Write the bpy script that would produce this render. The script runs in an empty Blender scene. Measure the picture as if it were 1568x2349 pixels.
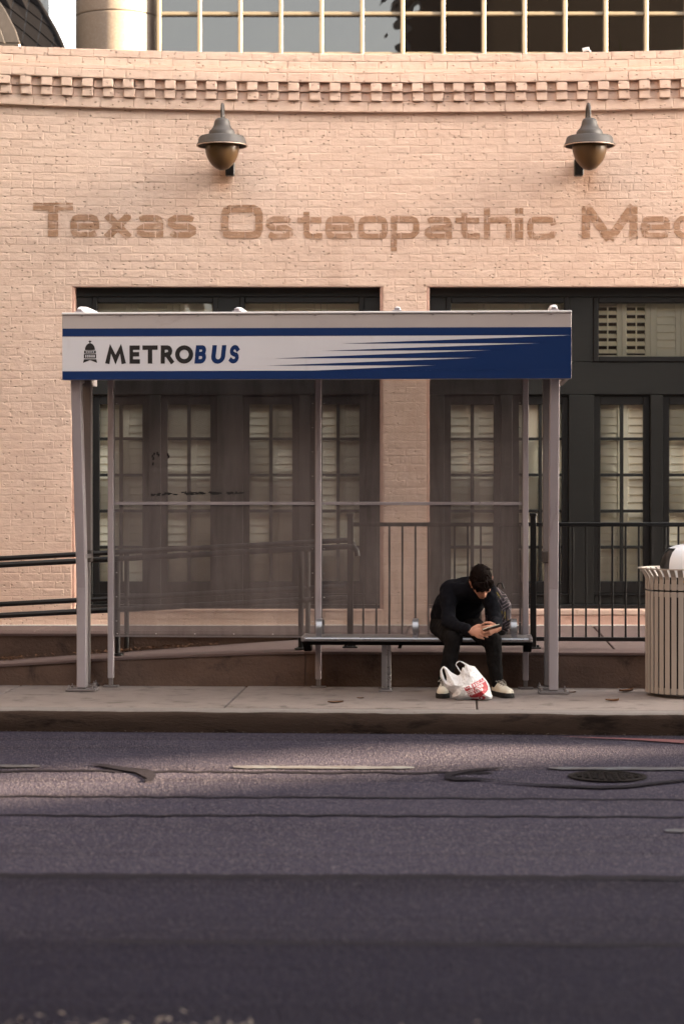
import bpy, bmesh, math, random
from mathutils import Vector, Matrix, Euler, noise
R = math.radians
random.seed(7)
sc = bpy.context.scene
COL = sc.collection

# ------------------------------------------------------------------ camera
F_PX = 4950.0            # focal length in units of a 1568 x 2349 picture
CX, HY, CAMZ = 784.0, 1110.0, 1.6
cam = bpy.data.cameras.new('camera')
cam_o = bpy.data.objects.new('camera', cam); COL.objects.link(cam_o)
cam_o.location = (0, 0, CAMZ); cam_o.rotation_euler = (R(90), 0, 0)
cam.sensor_fit = 'VERTICAL'; cam.sensor_height = 36.0; cam.sensor_width = 24.0
cam.lens = F_PX / 2349 * 36.0
cam.shift_y = -(1174.5 - HY) / 2349
cam.clip_start = 0.2; cam.clip_end = 800
cam.dof.use_dof = True; cam.dof.focus_distance = 16.6; cam.dof.aperture_fstop = 2.0
sc.camera = cam_o

# ------------------------------------------------------------------ light
SUN_EL, SUN_AZ = R(16), R(98)          # azimuth clockwise from +Y
SDIR = Vector((math.cos(SUN_EL) * math.sin(SUN_AZ), math.cos(SUN_EL) * math.cos(SUN_AZ), math.sin(SUN_EL)))
world = bpy.data.worlds.new('World'); sc.world = world; world.use_nodes = True
wn, wl = world.node_tree.nodes, world.node_tree.links
bg = wn['Background']; bg.inputs['Strength'].default_value = 0.08
sky = wn.new('ShaderNodeTexSky'); sky.sky_type = 'NISHITA'; sky.sun_disc = False
sky.sun_elevation = SUN_EL; sky.sun_rotation = SUN_AZ
sky.air_density = 1.0; sky.dust_density = 3.0; sky.ozone_density = 1.0
hs = wn.new('ShaderNodeHueSaturation'); hs.inputs['Saturation'].default_value = 0.30
wl.new(sky.outputs[0], hs.inputs['Color']); tint = wn.new('ShaderNodeMix'); tint.data_type = 'RGBA'; tint.blend_type = 'MULTIPLY'; tint.inputs['Factor'].default_value = 1; tint.inputs['B'].default_value = (1.06, 1.0, .92, 1)
wl.new(hs.outputs[0], tint.inputs['A']); wl.new(tint.outputs['Result'], bg.inputs['Color'])
sun = bpy.data.lights.new('sun', 'SUN'); sun.energy = 5.0; sun.angle = R(0.5); sun.color = (1.0, 0.76, 0.48)
sun_o = bpy.data.objects.new('sun', sun); COL.objects.link(sun_o)
sun_o.rotation_euler = SDIR.to_track_quat('Z', 'Y').to_euler()
sun_o.location = SDIR * 60
sc.view_settings.view_transform = 'Standard'; sc.view_settings.look = 'None'
sc.view_settings.exposure = 4.12; sc.view_settings.gamma = 1.0; sc.view_settings.use_curve_mapping = False
sc.cycles.max_bounces = 8; sc.cycles.transparent_max_bounces = 16
sc.cycles.use_denoising = True

# ------------------------------------------------------------------ frames
TH = R(3.2); CT, ST = math.cos(TH), math.sin(TH); D0 = 16.5
STREET = Matrix.Translation((0, D0, 0)) @ Matrix.Rotation(-TH, 4, 'Z')
def S(px, py, v):
    """street coordinates (u, v, z) of what the photograph shows at px, py when it stands v metres behind the front posts"""
    k = (px - CX) / F_PX
    u = (k * (D0 + v * CT) - v * ST) / (CT + k * ST)
    Y = D0 - u * ST + v * CT
    return Vector((u, v, CAMZ - (py - HY) * Y / F_PX))
def SU(px, v): return S(px, HY, v).x
def B(px, py, d): return Vector(((px - CX) / F_PX * d, d, CAMZ - (py - HY) / F_PX * d))
def G(px, py, z):
    """street point on the level z seen at px, py"""
    Y = (CAMZ - z) * F_PX / (py - HY); X = (px - CX) / F_PX * Y
    p = STREET.inverted() @ Vector((X, Y, z)); return p

# ------------------------------------------------------------------ mesh helpers
class MB:
    def __init__(s): s.v, s.f, s.m = [], [], []
    def add(s, vs, fs, mi=0):
        o = len(s.v); s.v += [Vector(p) for p in vs]
        for f in fs: s.f.append([o + i for i in f]); s.m.append(mi)
        return s
    def box(s, x0, x1, y0, y1, z0, z1, mi=0):
        if x0 > x1: x0, x1 = x1, x0
        if y0 > y1: y0, y1 = y1, y0
        if z0 > z1: z0, z1 = z1, z0
        return s.add([(x0,y0,z0),(x1,y0,z0),(x1,y1,z0),(x0,y1,z0),(x0,y0,z1),(x1,y0,z1),(x1,y1,z1),(x0,y1,z1)],
              [(3,2,1,0),(4,5,6,7),(0,1,5,4),(1,2,6,5),(2,3,7,6),(3,0,4,7)], mi)
    def obox(s, c, ax, ay, az, mi=0):
        c, ax, ay, az = map(Vector, (c, ax, ay, az))
        p = [c + a*ax + b*ay + d*az for d in (-1, 1) for a, b in ((-1,-1),(1,-1),(1,1),(-1,1))]
        return s.add(p, [(3,2,1,0),(4,5,6,7),(0,1,5,4),(1,2,6,5),(2,3,7,6),(3,0,4,7)], mi)
    def tube(s, path, r, n=10, mi=0, cap=True):
        path = [Vector(p) for p in path]; rs = r if isinstance(r, (list, tuple)) else [r] * len(path)
        vs, fs = [], []; prev = None
        for i, p in enumerate(path):
            t = (path[min(i+1, len(path)-1)] - path[max(i-1, 0)]).normalized()
            if prev is None:
                a = Vector((0,0,1)) if abs(t.z) < .9 else Vector((1,0,0)); nrm = t.cross(a).normalized()
            else: nrm = (prev - t * prev.dot(t)).normalized()
            prev = nrm; b = t.cross(nrm)
            for k in range(n):
                a = 2*math.pi*k/n; vs.append(p + (nrm*math.cos(a) + b*math.sin(a)) * rs[i])
        for i in range(len(path)-1):
            for k in range(n):
                k2 = (k+1) % n; fs.append((i*n+k, i*n+k2, (i+1)*n+k2, (i+1)*n+k))
        if cap: fs += [tuple(range(n))[::-1], tuple(range((len(path)-1)*n, len(path)*n))]
        return s.add(vs, fs, mi)
    def lathe(s, c, prof, n=32, mi=0, cap=True):
        c = Vector(c); vs, fs = [], []
        for r, z in prof:
            for k in range(n):
                a = 2*math.pi*k/n; vs.append(c + Vector((r*math.cos(a), r*math.sin(a), z)))
        for i in range(len(prof)-1):
            for k in range(n):
                k2 = (k+1) % n; fs.append((i*n+k, i*n+k2, (i+1)*n+k2, (i+1)*n+k))
        if cap: fs += [tuple(range(n))[::-1], tuple(range((len(prof)-1)*n, len(prof)*n))]
        return s.add(vs, fs, mi)
    def extrude(s, poly, d, mi=0):
        """poly: list of 3-d points of one flat face, swept along the vector d"""
        n = len(poly); poly = [Vector(p) for p in poly]; d = Vector(d)
        return s.add(poly + [p + d for p in poly], [tuple(range(n))[::-1], tuple(range(n, 2*n))] + [(i, (i+1) % n, n + (i+1) % n, n + i) for i in range(n)], mi)
    def strip(s, path, w, t, axis=(1,0,0), mi=0):
        """flat bar: a path of points in a plane, width w along axis, thickness t"""
        path = [Vector(p) for p in path]; ax = Vector(axis) * (w/2); vs, fs = [], []
        for i, p in enumerate(path):
            tg = (path[min(i+1, len(path)-1)] - path[max(i-1, 0)]).normalized(); nr = tg.cross(Vector(axis)).normalized() * (t/2)
            vs += [p - ax - nr, p + ax - nr, p + ax + nr, p - ax + nr]
        for i in range(len(path)-1):
            for k in range(4):
                k2 = (k+1) % 4; fs.append((i*4+k, i*4+k2, (i+1)*4+k2, (i+1)*4+k))
        fs += [(3,2,1,0), tuple(range(len(vs)-4, len(vs)))]
        return s.add(vs, fs, mi)

ORG = {}
def mesh_of(name, mb, mats, org=(0,0,0), smooth=None, bevel=0, seg=1):
    me = bpy.data.meshes.new(name); o = Vector(org)
    me.from_pydata([tuple(p - o) for p in mb.v], [], mb.f)
    for m in (mats if isinstance(mats, (list, tuple)) else [mats]): me.materials.append(m)
    if len(me.materials) > 1: me.polygons.foreach_set('material_index', mb.m)
    bm = bmesh.new(); bm.from_mesh(me); bmesh.ops.recalc_face_normals(bm, faces=bm.faces)
    if bevel: bmesh.ops.bevel(bm, geom=[e for e in bm.edges if e.is_manifold and e.calc_face_angle(0) > .5], offset=bevel, segments=seg, affect='EDGES', profile=.5)
    bm.to_mesh(me); bm.free()
    if smooth is not None:
        me.polygons.foreach_set('use_smooth', [True] * len(me.polygons))
        if smooth < 180: me.set_sharp_from_angle(angle=R(smooth))
    me.update(); return me
def props(o, label=None, cat=None, group=None, kind=None):
    if label: o['label'] = label
    if cat: o['category'] = cat
    if group: o['group'] = group
    if kind: o['kind'] = kind
    return o
def place(o, base, street):
    M = Matrix.Translation(base)
    o.matrix_world = (STREET @ M) if street else M
def thing(name, label, cat, base, street=True, group=None):
    o = bpy.data.objects.new(name, None); COL.objects.link(o); o.empty_display_size = .2
    ORG[o.name] = Vector(base); place(o, Vector(base), street); return props(o, label, cat, group)
def part(name, mb, mats, parent, smooth=None, bevel=0, seg=1, kind=None, label=None):
    me = mesh_of(name, mb, mats, ORG[parent.name], smooth, bevel, seg)
    o = bpy.data.objects.new(name, me); COL.objects.link(o); o.parent = parent
    ORG[o.name] = ORG[parent.name]; return props(o, label=label, kind=kind)
def solo(name, mb, mats, base, street=True, label=None, cat=None, group=None, kind=None, smooth=None, bevel=0, seg=1):
    me = mesh_of(name, mb, mats, base, smooth, bevel, seg)
    o = bpy.data.objects.new(name, me); COL.objects.link(o); place(o, Vector(base), street)
    ORG[o.name] = Vector(base); return props(o, label, cat, group, kind)
def inst(name, me, parent, loc, rot=(0,0,0), scale=(1,1,1)):
    """one more piece that shares the mesh me; loc in the frame's coordinates"""
    o = bpy.data.objects.new(name, me); COL.objects.link(o); o.parent = parent
    o.location = Vector(loc) - ORG[parent.name]; o.rotation_euler = rot; o.scale = scale; ORG[o.name] = ORG[parent.name]; return o

# ------------------------------------------------------------------ materials
def nd(nt, t, **kw):
    n = nt.nodes.new(t)
    for k, v in kw.items(): setattr(n, k, v)
    return n
def math_n(nt, op, a, b=None, c=None, clamp=False):
    n = nd(nt, 'ShaderNodeMath', operation=op, use_clamp=clamp)
    for i, x in enumerate((a, b, c)):
        if x is None: continue
        if isinstance(x, (int, float)): n.inputs[i].default_value = x
        else: nt.links.new(x, n.inputs[i])
    return n.outputs[0]
def ramp(nt, fac, lo, hi):
    n = nd(nt, 'ShaderNodeMapRange', interpolation_type='SMOOTHSTEP', clamp=True)
    nt.links.new(fac, n.inputs['Value']); n.inputs['From Min'].default_value = lo; n.inputs['From Max'].default_value = hi
    return n.outputs[0]
def mixc(nt, fac, a, b):
    n = nd(nt, 'ShaderNodeMix', data_type='RGBA')
    for sock, x in ((n.inputs['Factor'], fac), (n.inputs['A'], a), (n.inputs['B'], b)):
        if isinstance(x, (int, float)): sock.default_value = x
        elif isinstance(x, tuple): sock.default_value = (*x[:3], 1)
        else: nt.links.new(x, sock)
    return n.outputs['Result']
def new_mat(name):
    m = bpy.data.materials.new(name); m.use_nodes = True; nt = m.node_tree
    return m, nt, nt.nodes['Principled BSDF']
def pos(nt, scale=(1,1,1), obj=False):
    src = nd(nt, 'ShaderNodeTexCoord').outputs['Object'] if obj else nd(nt, 'ShaderNodeNewGeometry').outputs['Position']
    mp = nd(nt, 'ShaderNodeMapping'); mp.inputs['Scale'].default_value = scale; nt.links.new(src, mp.inputs['Vector']); return mp.outputs[0]
def noise_n(nt, vec, scale, detail=4, rough=.55, dist=0):
    n = nd(nt, 'ShaderNodeTexNoise'); nt.links.new(vec, n.inputs['Vector'])
    n.inputs['Scale'].default_value = scale; n.inputs['Detail'].default_value = detail; n.inputs['Roughness'].default_value = rough; n.inputs['Distortion'].default_value = dist
    return n.outputs['Fac']
def bump_n(nt, h, dist, strength=1.0, normal=None):
    n = nd(nt, 'ShaderNodeBump'); n.inputs['Distance'].default_value = dist; n.inputs['Strength'].default_value = strength
    nt.links.new(h, n.inputs['Height'])
    if normal: nt.links.new(normal, n.inputs['Normal'])
    return n.outputs[0]
def pm(name, col, rough=.6, metal=0, var=.15, scale=6, stretch=(1,1,1), dirt=None, dirt_at=(.55,.7), dscale=3, bump=0, bscale=120, spec=.5, obj=False, spots=0):
    f_ = min(1, (max(col)/.6)**.3); col = tuple(c*f_ for c in col); dirt = tuple(c*f_ for c in dirt) if dirt else None
    m, nt, p = new_mat(name); v = pos(nt, stretch, obj)
    a = tuple(c * (1 - var) for c in col); b = tuple(min(1, c * (1 + var)) for c in col)
    c = mixc(nt, noise_n(nt, v, scale, 6, .62), a, b)
    if dirt: c = mixc(nt, ramp(nt, noise_n(nt, v, dscale, 7, .65, .4), *dirt_at), c, dirt)
    if spots:
        vo = nd(nt, 'ShaderNodeTexVoronoi'); nt.links.new(pos(nt, (1, 1, 1)), vo.inputs['Vector']); vo.inputs['Scale'].default_value = spots
        sz = math_n(nt, 'MULTIPLY', nd_sep(nt, vo.outputs['Color']), .20)
        c = mixc(nt, math_n(nt, 'MULTIPLY', math_n(nt, 'LESS_THAN', vo.outputs['Distance'], math_n(nt, 'SUBTRACT', sz, .06)), .55), c, tuple(x*.35 for x in col))
    nt.links.new(c, p.inputs['Base Color'])
    rn = math_n(nt, 'MULTIPLY_ADD', noise_n(nt, v, scale * 3, 3), .25, rough - .125, clamp=True); nt.links.new(rn, p.inputs['Roughness'])
    p.inputs['Metallic'].default_value = metal; p.inputs['Specular IOR Level'].default_value = spec
    if bump: nt.links.new(bump_n(nt, noise_n(nt, v, bscale, 5, .6), bump), p.inputs['Normal'])
    return m

RUST = [((509.5-CX)/F_PX*20, CAMZ-(402-HY)/F_PX*20), ((1347-CX)/F_PX*20, CAMZ-(402-HY)/F_PX*20)]
ZW_ = .287
def paint_mat(name, col, ghost=None):
    """thick masonry paint on pitted brick"""
    m, nt, p = new_mat(name); v = pos(nt)
    big = noise_n(nt, v, 1.1, 4, .6); mid = noise_n(nt, pos(nt, (.5, 1, 1.6)), 14, 5, .6)
    c = mixc(nt, big, tuple(x * .90 for x in col), tuple(min(1, x * 1.07) for x in col))
    c = mixc(nt, math_n(nt, 'MULTIPLY', ramp(nt, mid, .5, .8), .4), c, (col[0]*.82, col[1]*.74, col[2]*.70))
    vp = pos(nt, (19, 19, 33)); vo = nd(nt, 'ShaderNodeTexVoronoi'); nt.links.new(vp, vo.inputs['Vector']); vo.inputs['Scale'].default_value = 1.0
    d = math_n(nt, 'ADD', vo.outputs['Distance'], math_n(nt, 'MULTIPLY', noise_n(nt, v, 90, 3), .30))
    keep = math_n(nt, 'GREATER_THAN', nd_sep(nt, vo.outputs['Color']), .42)
    pit = math_n(nt, 'MULTIPLY', math_n(nt, 'SUBTRACT', 1.0, ramp(nt, d, .23, .40)), keep)
    fine = noise_n(nt, v, 160, 4, .6)
    if ghost:
        g = ramp(nt, math_n(nt, 'ADD', noise_n(nt, pos(nt, (1, 1, 2.2)), 8, 5, .65), math_n(nt, 'MULTIPLY', noise_n(nt, v, 40, 3), .25)), .40, .64)
        c = mixc(nt, math_n(nt, 'MULTIPLY_ADD', g, .62, .34), c, ghost)
        c = mixc(nt, math_n(nt, 'MULTIPLY', ramp(nt, noise_n(nt, v, 26, 4, .7), .60, .70), .65), c, tuple(x * .3 for x in ghost))
    c = mixc(nt, math_n(nt, 'MULTIPLY', pit, .62), c, (col[0]*.40, col[1]*.27, col[2]*.22))
    sx = nd(nt, 'ShaderNodeSeparateXYZ'); nt.links.new(v, sx.inputs[0])          # every brick a little different
    cz = math_n(nt, 'FLOOR', math_n(nt, 'DIVIDE', math_n(nt, 'SUBTRACT', sx.outputs[2], ZW_ - .017), .072))
    cx_ = math_n(nt, 'FLOOR', math_n(nt, 'ADD', math_n(nt, 'DIVIDE', sx.outputs[0], .205), math_n(nt, 'MULTIPLY', cz, .5)))
    cb = nd(nt, 'ShaderNodeCombineXYZ'); nt.links.new(cx_, cb.inputs[0]); nt.links.new(cz, cb.inputs[1])
    wn_ = nd(nt, 'ShaderNodeTexWhiteNoise', noise_dimensions='2D'); nt.links.new(cb.outputs[0], wn_.inputs['Vector'])
    c = mixc(nt, math_n(nt, 'MULTIPLY', wn_.outputs['Value'], .24), c, (col[0]*.70, col[1]*.60, col[2]*.55))
    run = ramp(nt, noise_n(nt, pos(nt, (7, 1, .45)), 1.0, 5, .65), .54, .78)          # rain runs
    c = mixc(nt, math_n(nt, 'MULTIPLY', run, .40), c, (col[0]*.66, col[1]*.56, col[2]*.50))
    for lx, lz in RUST:                                     # rust run below each lamp
        ds = nd(nt, 'ShaderNodeVectorMath', operation='DISTANCE'); nt.links.new(pos(nt, (1, 0, .55)), ds.inputs[0]); ds.inputs[1].default_value = (lx, 0, lz*.55)
        rs = math_n(nt, 'SUBTRACT', 1.0, ramp(nt, math_n(nt, 'ADD', ds.outputs['Value'], math_n(nt, 'MULTIPLY', noise_n(nt, v, 9, 4), .12)), .05, .20))
        c = mixc(nt, math_n(nt, 'MULTIPLY', rs, .55), c, (.50, .22, .09))
    nt.links.new(c, p.inputs['Base Color'])
    h = math_n(nt, 'ADD', math_n(nt, 'MULTIPLY', noise_n(nt, pos(nt, (.7, 1, 1.3)), 22, 5, .6), 1.0), math_n(nt, 'MULTIPLY', pit, -1.3))
    n1 = bump_n(nt, h, .008); nt.links.new(bump_n(nt, fine, .0012, .7, n1), p.inputs['Normal'])
    p.inputs['Roughness'].default_value = .62; p.inputs['Specular IOR Level'].default_value = .35
    return m
def nd_sep(nt, colsock):
    n = nd(nt, 'ShaderNodeSeparateColor'); nt.links.new(colsock, n.inputs[0]); return n.outputs[0]

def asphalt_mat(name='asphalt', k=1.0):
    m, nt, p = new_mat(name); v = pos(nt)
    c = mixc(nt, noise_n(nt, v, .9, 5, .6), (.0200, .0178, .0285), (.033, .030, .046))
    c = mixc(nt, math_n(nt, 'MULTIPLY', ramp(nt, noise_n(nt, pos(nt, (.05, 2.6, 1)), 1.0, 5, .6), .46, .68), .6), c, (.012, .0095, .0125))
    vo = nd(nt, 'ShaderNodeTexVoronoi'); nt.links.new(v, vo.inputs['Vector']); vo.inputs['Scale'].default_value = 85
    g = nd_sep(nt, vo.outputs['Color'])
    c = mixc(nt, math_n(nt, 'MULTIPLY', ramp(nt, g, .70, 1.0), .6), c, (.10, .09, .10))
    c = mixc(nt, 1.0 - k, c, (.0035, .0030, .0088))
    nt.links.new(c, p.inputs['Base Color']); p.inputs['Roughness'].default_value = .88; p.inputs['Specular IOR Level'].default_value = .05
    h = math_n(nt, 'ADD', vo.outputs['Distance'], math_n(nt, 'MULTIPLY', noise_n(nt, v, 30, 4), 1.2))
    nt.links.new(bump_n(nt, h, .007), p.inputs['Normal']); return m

def glass_mat(name, tint, refl=.0, rough=.0):
    m, nt, p = new_mat(name); nt.nodes.remove(p); out = nt.nodes['Material Output']
    tr = nd(nt, 'ShaderNodeBsdfTransparent'); tr.inputs[0].default_value = (*tint, 1)
    gl = nd(nt, 'ShaderNodeBsdfGlossy'); gl.inputs['Roughness'].default_value = rough
    nt.links.new(bump_n(nt, noise_n(nt, pos(nt), 1.7, 2), .006), gl.inputs['Normal'])
    fr = nd(nt, 'ShaderNodeFresnel'); fr.inputs[0].default_value = 1.5
    mx = nd(nt, 'ShaderNodeMixShader'); nt.links.new(math_n(nt, 'ADD', fr.outputs[0], refl, clamp=True), mx.inputs[0])
    nt.links.new(tr.outputs[0], mx.inputs[1]); nt.links.new(gl.outputs[0], mx.inputs[2]); nt.links.new(mx.outputs[0], out.inputs[0]); return m

def mesh_mat():
    """perforated sheet: staggered round holes, 9.8 mm apart"""
    m, nt, p = new_mat('perforated_steel'); out = nt.nodes['Material Output']
    P, RH, RAD = .0098, .0098 * .866, .0031
    sp = nd(nt, 'ShaderNodeSeparateXYZ'); nt.links.new(nd(nt, 'ShaderNodeTexCoord').outputs['Object'], sp.inputs[0])
    zr = math_n(nt, 'DIVIDE', sp.outputs['Z'], RH); row = math_n(nt, 'FLOOR', zr)
    dz = math_n(nt, 'MULTIPLY', math_n(nt, 'SUBTRACT', math_n(nt, 'SUBTRACT', zr, row), .5), RH)
    xr = math_n(nt, 'ADD', math_n(nt, 'DIVIDE', sp.outputs['X'], P), math_n(nt, 'MULTIPLY', math_n(nt, 'PINGPONG', row, 1.0), .5))
    dx = math_n(nt, 'MULTIPLY', math_n(nt, 'SUBTRACT', math_n(nt, 'FRACT', xr), .5), P)
    r2 = math_n(nt, 'ADD', math_n(nt, 'MULTIPLY', dx, dx), math_n(nt, 'MULTIPLY', dz, dz))
    hole = math_n(nt, 'LESS_THAN', r2, RAD * RAD)
    c = mixc(nt, ramp(nt, noise_n(nt, pos(nt, (3.2, 1, .5)), 1.6, 6, .65, .3), .3, .7), (.095, .078, .076), (.205, .175, .172))
    nt.links.new(c, p.inputs['Base Color']); p.inputs['Roughness'].default_value = .5; p.inputs['Metallic'].default_value = .25
    tr = nd(nt, 'ShaderNodeBsdfTransparent'); mx = nd(nt, 'ShaderNodeMixShader')
    nt.links.new(hole, mx.inputs[0]); nt.links.new(p.outputs[0], mx.inputs[1]); nt.links.new(tr.outputs[0], mx.inputs[2]); nt.links.new(mx.outputs[0], out.inputs[0]); return m

def backpack_mat():
    m, nt, p = new_mat('patterned_canvas'); v = pos(nt, obj=True)
    vo = nd(nt, 'ShaderNodeTexVoronoi', distance='CHEBYCHEV'); nt.links.new(v, vo.inputs['Vector']); vo.inputs['Scale'].default_value = 15
    sep = nd(nt, 'ShaderNodeSeparateColor'); nt.links.new(vo.outputs['Color'], sep.inputs[0])
    ang = math_n(nt, 'MULTIPLY', math_n(nt, 'FLOOR', math_n(nt, 'MULTIPLY', sep.outputs[0], 6.0)), math.pi / 6)
    ro = nd(nt, 'ShaderNodeVectorRotate', rotation_type='Y_AXIS'); nt.links.new(v, ro.inputs['Vector']); nt.links.new(ang, ro.inputs['Angle'])
    sx = nd(nt, 'ShaderNodeSeparateXYZ'); nt.links.new(ro.outputs[0], sx.inputs[0])
    st = math_n(nt, 'FRACT', math_n(nt, 'MULTIPLY', sx.outputs[0], 44.0)); line = math_n(nt, 'GREATER_THAN', st, .80)
    lc = mixc(nt, math_n(nt, 'GREATER_THAN', sep.outputs[1], .86), (.16, .125, .14), (.24, .18, .008))
    lc = mixc(nt, math_n(nt, 'GREATER_THAN', sep.outputs[2], .92), lc, (.03, .10, .14))
    nt.links.new(mixc(nt, line, (.0075, .003, .006), lc), p.inputs['Base Color']); p.inputs['Roughness'].default_value = .85
    nt.links.new(bump_n(nt, noise_n(nt, v, 9, 4), .02), p.inputs['Normal']); return m

def plastic_mat():
    m, nt, p = new_mat('thin_white_plastic'); out = nt.nodes['Material Output']
    p.inputs['Base Color'].default_value = (.80, .81, .83, 1); p.inputs['Roughness'].default_value = .32
    nt.links.new(bump_n(nt, noise_n(nt, pos(nt, (1, 1, 1.4)), 34, 4, .6, 1.2), .006), p.inputs['Normal'])
    tl = nd(nt, 'ShaderNodeBsdfTranslucent'); tl.inputs[0].default_value = (.75, .75, .76, 1)
    mx = nd(nt, 'ShaderNodeMixShader'); mx.inputs[0].default_value = .25
    nt.links.new(p.outputs[0], mx.inputs[1]); nt.links.new(tl.outputs[0], mx.inputs[2]); nt.links.new(mx.outputs[0], out.inputs[0]); return m

PINK = (.765, .560, .448)
M = {}
M['pink'] = paint_mat('painted_brick', PINK)
M['ghost'] = paint_mat('ghost_lettering', PINK, (.35, .185, .10))
M['stucco'] = pm('painted_stucco', (.60, .37, .29), .7, var=.10, scale=9, dirt=(.40, .22, .16), dirt_at=(.58, .72), dscale=7, bump=.006, bscale=40)
M['plinthtop'] = pm('painted_ledge', (.66, .47, .38), .7, var=.08, scale=12, dirt=(.45, .28, .2), dscale=10, bump=.003, bscale=60)
M['caulk'] = pm('white_caulk', (.72, .70, .66), .7, var=.1, scale=20)
M['asphalt'] = asphalt_mat(); M['asphalt_shade'] = asphalt_mat('shade_toned_asphalt', .48); M['asphalt_deep_shade'] = asphalt_mat('deep_shade_toned_asphalt', .30)  # two darker versions with the near road's shade mixed into the colour
M['tar'] = pm('tar_sealant', (.024, .021, .030), .85, var=.45, scale=9, bump=.003, bscale=60, spec=.05)
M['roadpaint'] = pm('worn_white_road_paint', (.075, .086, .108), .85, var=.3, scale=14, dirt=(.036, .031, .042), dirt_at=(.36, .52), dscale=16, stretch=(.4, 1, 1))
M['redpaint'] = pm('worn_red_road_paint', (.13, .022, .028), .7, var=.25, scale=14, dirt=(.05, .04, .045), dirt_at=(.55, .7), dscale=12)
M['pave'] = pm('pavement_concrete', (.23, .19, .175), .85, var=.16, scale=3, dirt=(.10, .08, .07), dirt_at=(.50, .72), dscale=4.5, bump=.0025, bscale=150, spots=9)
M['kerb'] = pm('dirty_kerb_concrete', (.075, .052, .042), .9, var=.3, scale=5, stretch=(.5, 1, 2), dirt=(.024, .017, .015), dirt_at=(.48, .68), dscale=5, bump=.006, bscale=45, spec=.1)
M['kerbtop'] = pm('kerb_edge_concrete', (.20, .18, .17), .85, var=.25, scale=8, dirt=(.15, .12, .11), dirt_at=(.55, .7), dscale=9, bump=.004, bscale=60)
M['retain'] = pm('stained_concrete', (.150, .100, .080), .9, var=.28, scale=3.5, dirt=(.050, .036, .030), dirt_at=(.52, .76), dscale=3.4, bump=.008, bscale=40, spec=.1)
M['walk'] = pm('walkway_concrete', (.165, .110, .102), .85, var=.15, scale=4, dirt=(.14, .10, .09), dscale=4, bump=.002, bscale=120)
M['green'] = pm('dark_green_paint', (.0195, .0190, .0160), .5, var=.2, scale=4, bump=.0008, bscale=70, stretch=(.3, 1, 3))
M['brownblack'] = pm('dark_door_paint', (.014, .0115, .0105), .45, var=.2, scale=5)
M['shutter'] = pm('shutter_paint', (.86, .79, .64), .55, var=.06, scale=5)
M['glass'] = glass_mat('window_glass', (.96, .97, .95), .03)
M['tint'] = glass_mat('tinted_glass', (.10, .09, .08), .07)
M['room'] = pm('room_dark', (.05, .04, .035), .9)
M['mullion'] = pm('cream_window_frame', (.20, .168, .12), .5, var=.08)
M['granite'] = pm('granite', (.19, .155, .13), .75, var=.35, scale=70, dirt=(.23, .195, .17), dirt_at=(.5, .6), dscale=45, bump=.004, bscale=90)
M['slate'] = pm('slate_shingle', (.007, .0055, .007), .8, var=.25, scale=8, bump=.002, bscale=60, spec=.06)
M['flash'] = pm('weathered_copper', (.10, .085, .075), .35, metal=.7, var=.4, scale=9, stretch=(3, 1, .6))
M['lampgrey'] = pm('lamp_grey_enamel', (.085, .070, .063), .55, var=.2, scale=20)
M['lamprim'] = pm('lamp_rim', (.50, .36, .28), .4, metal=.3)
M['black'] = pm('black_paint', (.010, .009, .010), .38, var=.3, scale=12, bump=.0006, bscale=80)
M['amber'] = pm('amber_globe', (.15, .075, .024), .4, var=.12, scale=8)
M['alu'] = pm('grey_metal', (.40, .365, .39), .42, metal=.35, var=.12, scale=4, stretch=(2, 2, .4), dirt=(.20, .17, .17), dirt_at=(.58, .8), dscale=5)
M['alud'] = pm('grey_metal_worn', (.24, .215, .215), .42, metal=.4, var=.15, scale=5, stretch=(2, 2, .4))
M['bench'] = pm('bench_steel', (.36, .355, .37), .30, metal=.85, var=.12, scale=6, stretch=(.5, 2, 2))
M['fgrey'] = pm('fascia_grey', (.40, .365, .36), .5, var=.10, scale=3, dirt=(.26, .22, .22), dirt_at=(.58, .76), dscale=2.6, stretch=(.6, 1, 1))
M['fwhite'] = pm('fascia_white', (.53, .535, .575), .45, var=.05, dirt=(.44, .43, .45), dirt_at=(.55, .8), dscale=2.2, stretch=(1.2, 1, .35), scale=3)
M['trimw'] = pm('trim_white', (.64, .63, .64), .4, var=.06)
M['blue'] = pm('fascia_blue', (.005, .031, .140), .5, var=.06, scale=3, spec=.2)
M['logoblack'] = pm('logo_black', (.012, .008, .010), .5)
M['steel'] = pm('bolt_steel', (.5, .48, .46), .3, metal=.8)
M['mesh'] = mesh_mat()
M['scrape'] = pm('black_marker', (.012, .009, .010), .6)
M['skin'] = pm('skin', (.46, .225, .15), .55, var=.10, scale=25)
M['hair'] = pm('dark_brown_hair', (.015, .0062, .004), .75, var=.5, scale=60, stretch=(1, 1, .3), bump=.004, bscale=220, spec=.08)
M['sweater'] = pm('navy_knit', (.0055, .0065, .015), .95, var=.25, scale=30, bump=.003, bscale=260, spec=.2)
M['trouser'] = pm('charcoal_denim', (.012, .0095, .0105), .9, var=.3, scale=20, bump=.004, bscale=60, spec=.2)
M['shoe'] = pm('cream_leather', (.60, .56, .47), .5, var=.10, scale=20)
M['shoegrey'] = pm('shoe_grey_suede', (.16, .13, .11), .8)
M['sole'] = pm('black_rubber', (.012, .011, .011), .7)
M['lace'] = pm('shoe_lace', (.35, .32, .28), .8)
M['phone'] = pm('phone_black', (.010, .010, .012), .18)
M['phoneedge'] = pm('phone_edge', (.45, .52, .52), .25, metal=.6)
M['bagred'] = pm('red_print', (.42, .010, .024), .4, var=.12, scale=20)
M['plastic'] = plastic_mat()
M['canvas'] = backpack_mat()
M['bin'] = pm('bin_grey_enamel', (.40, .36, .325), .42, metal=.15, var=.08, scale=6)
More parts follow.
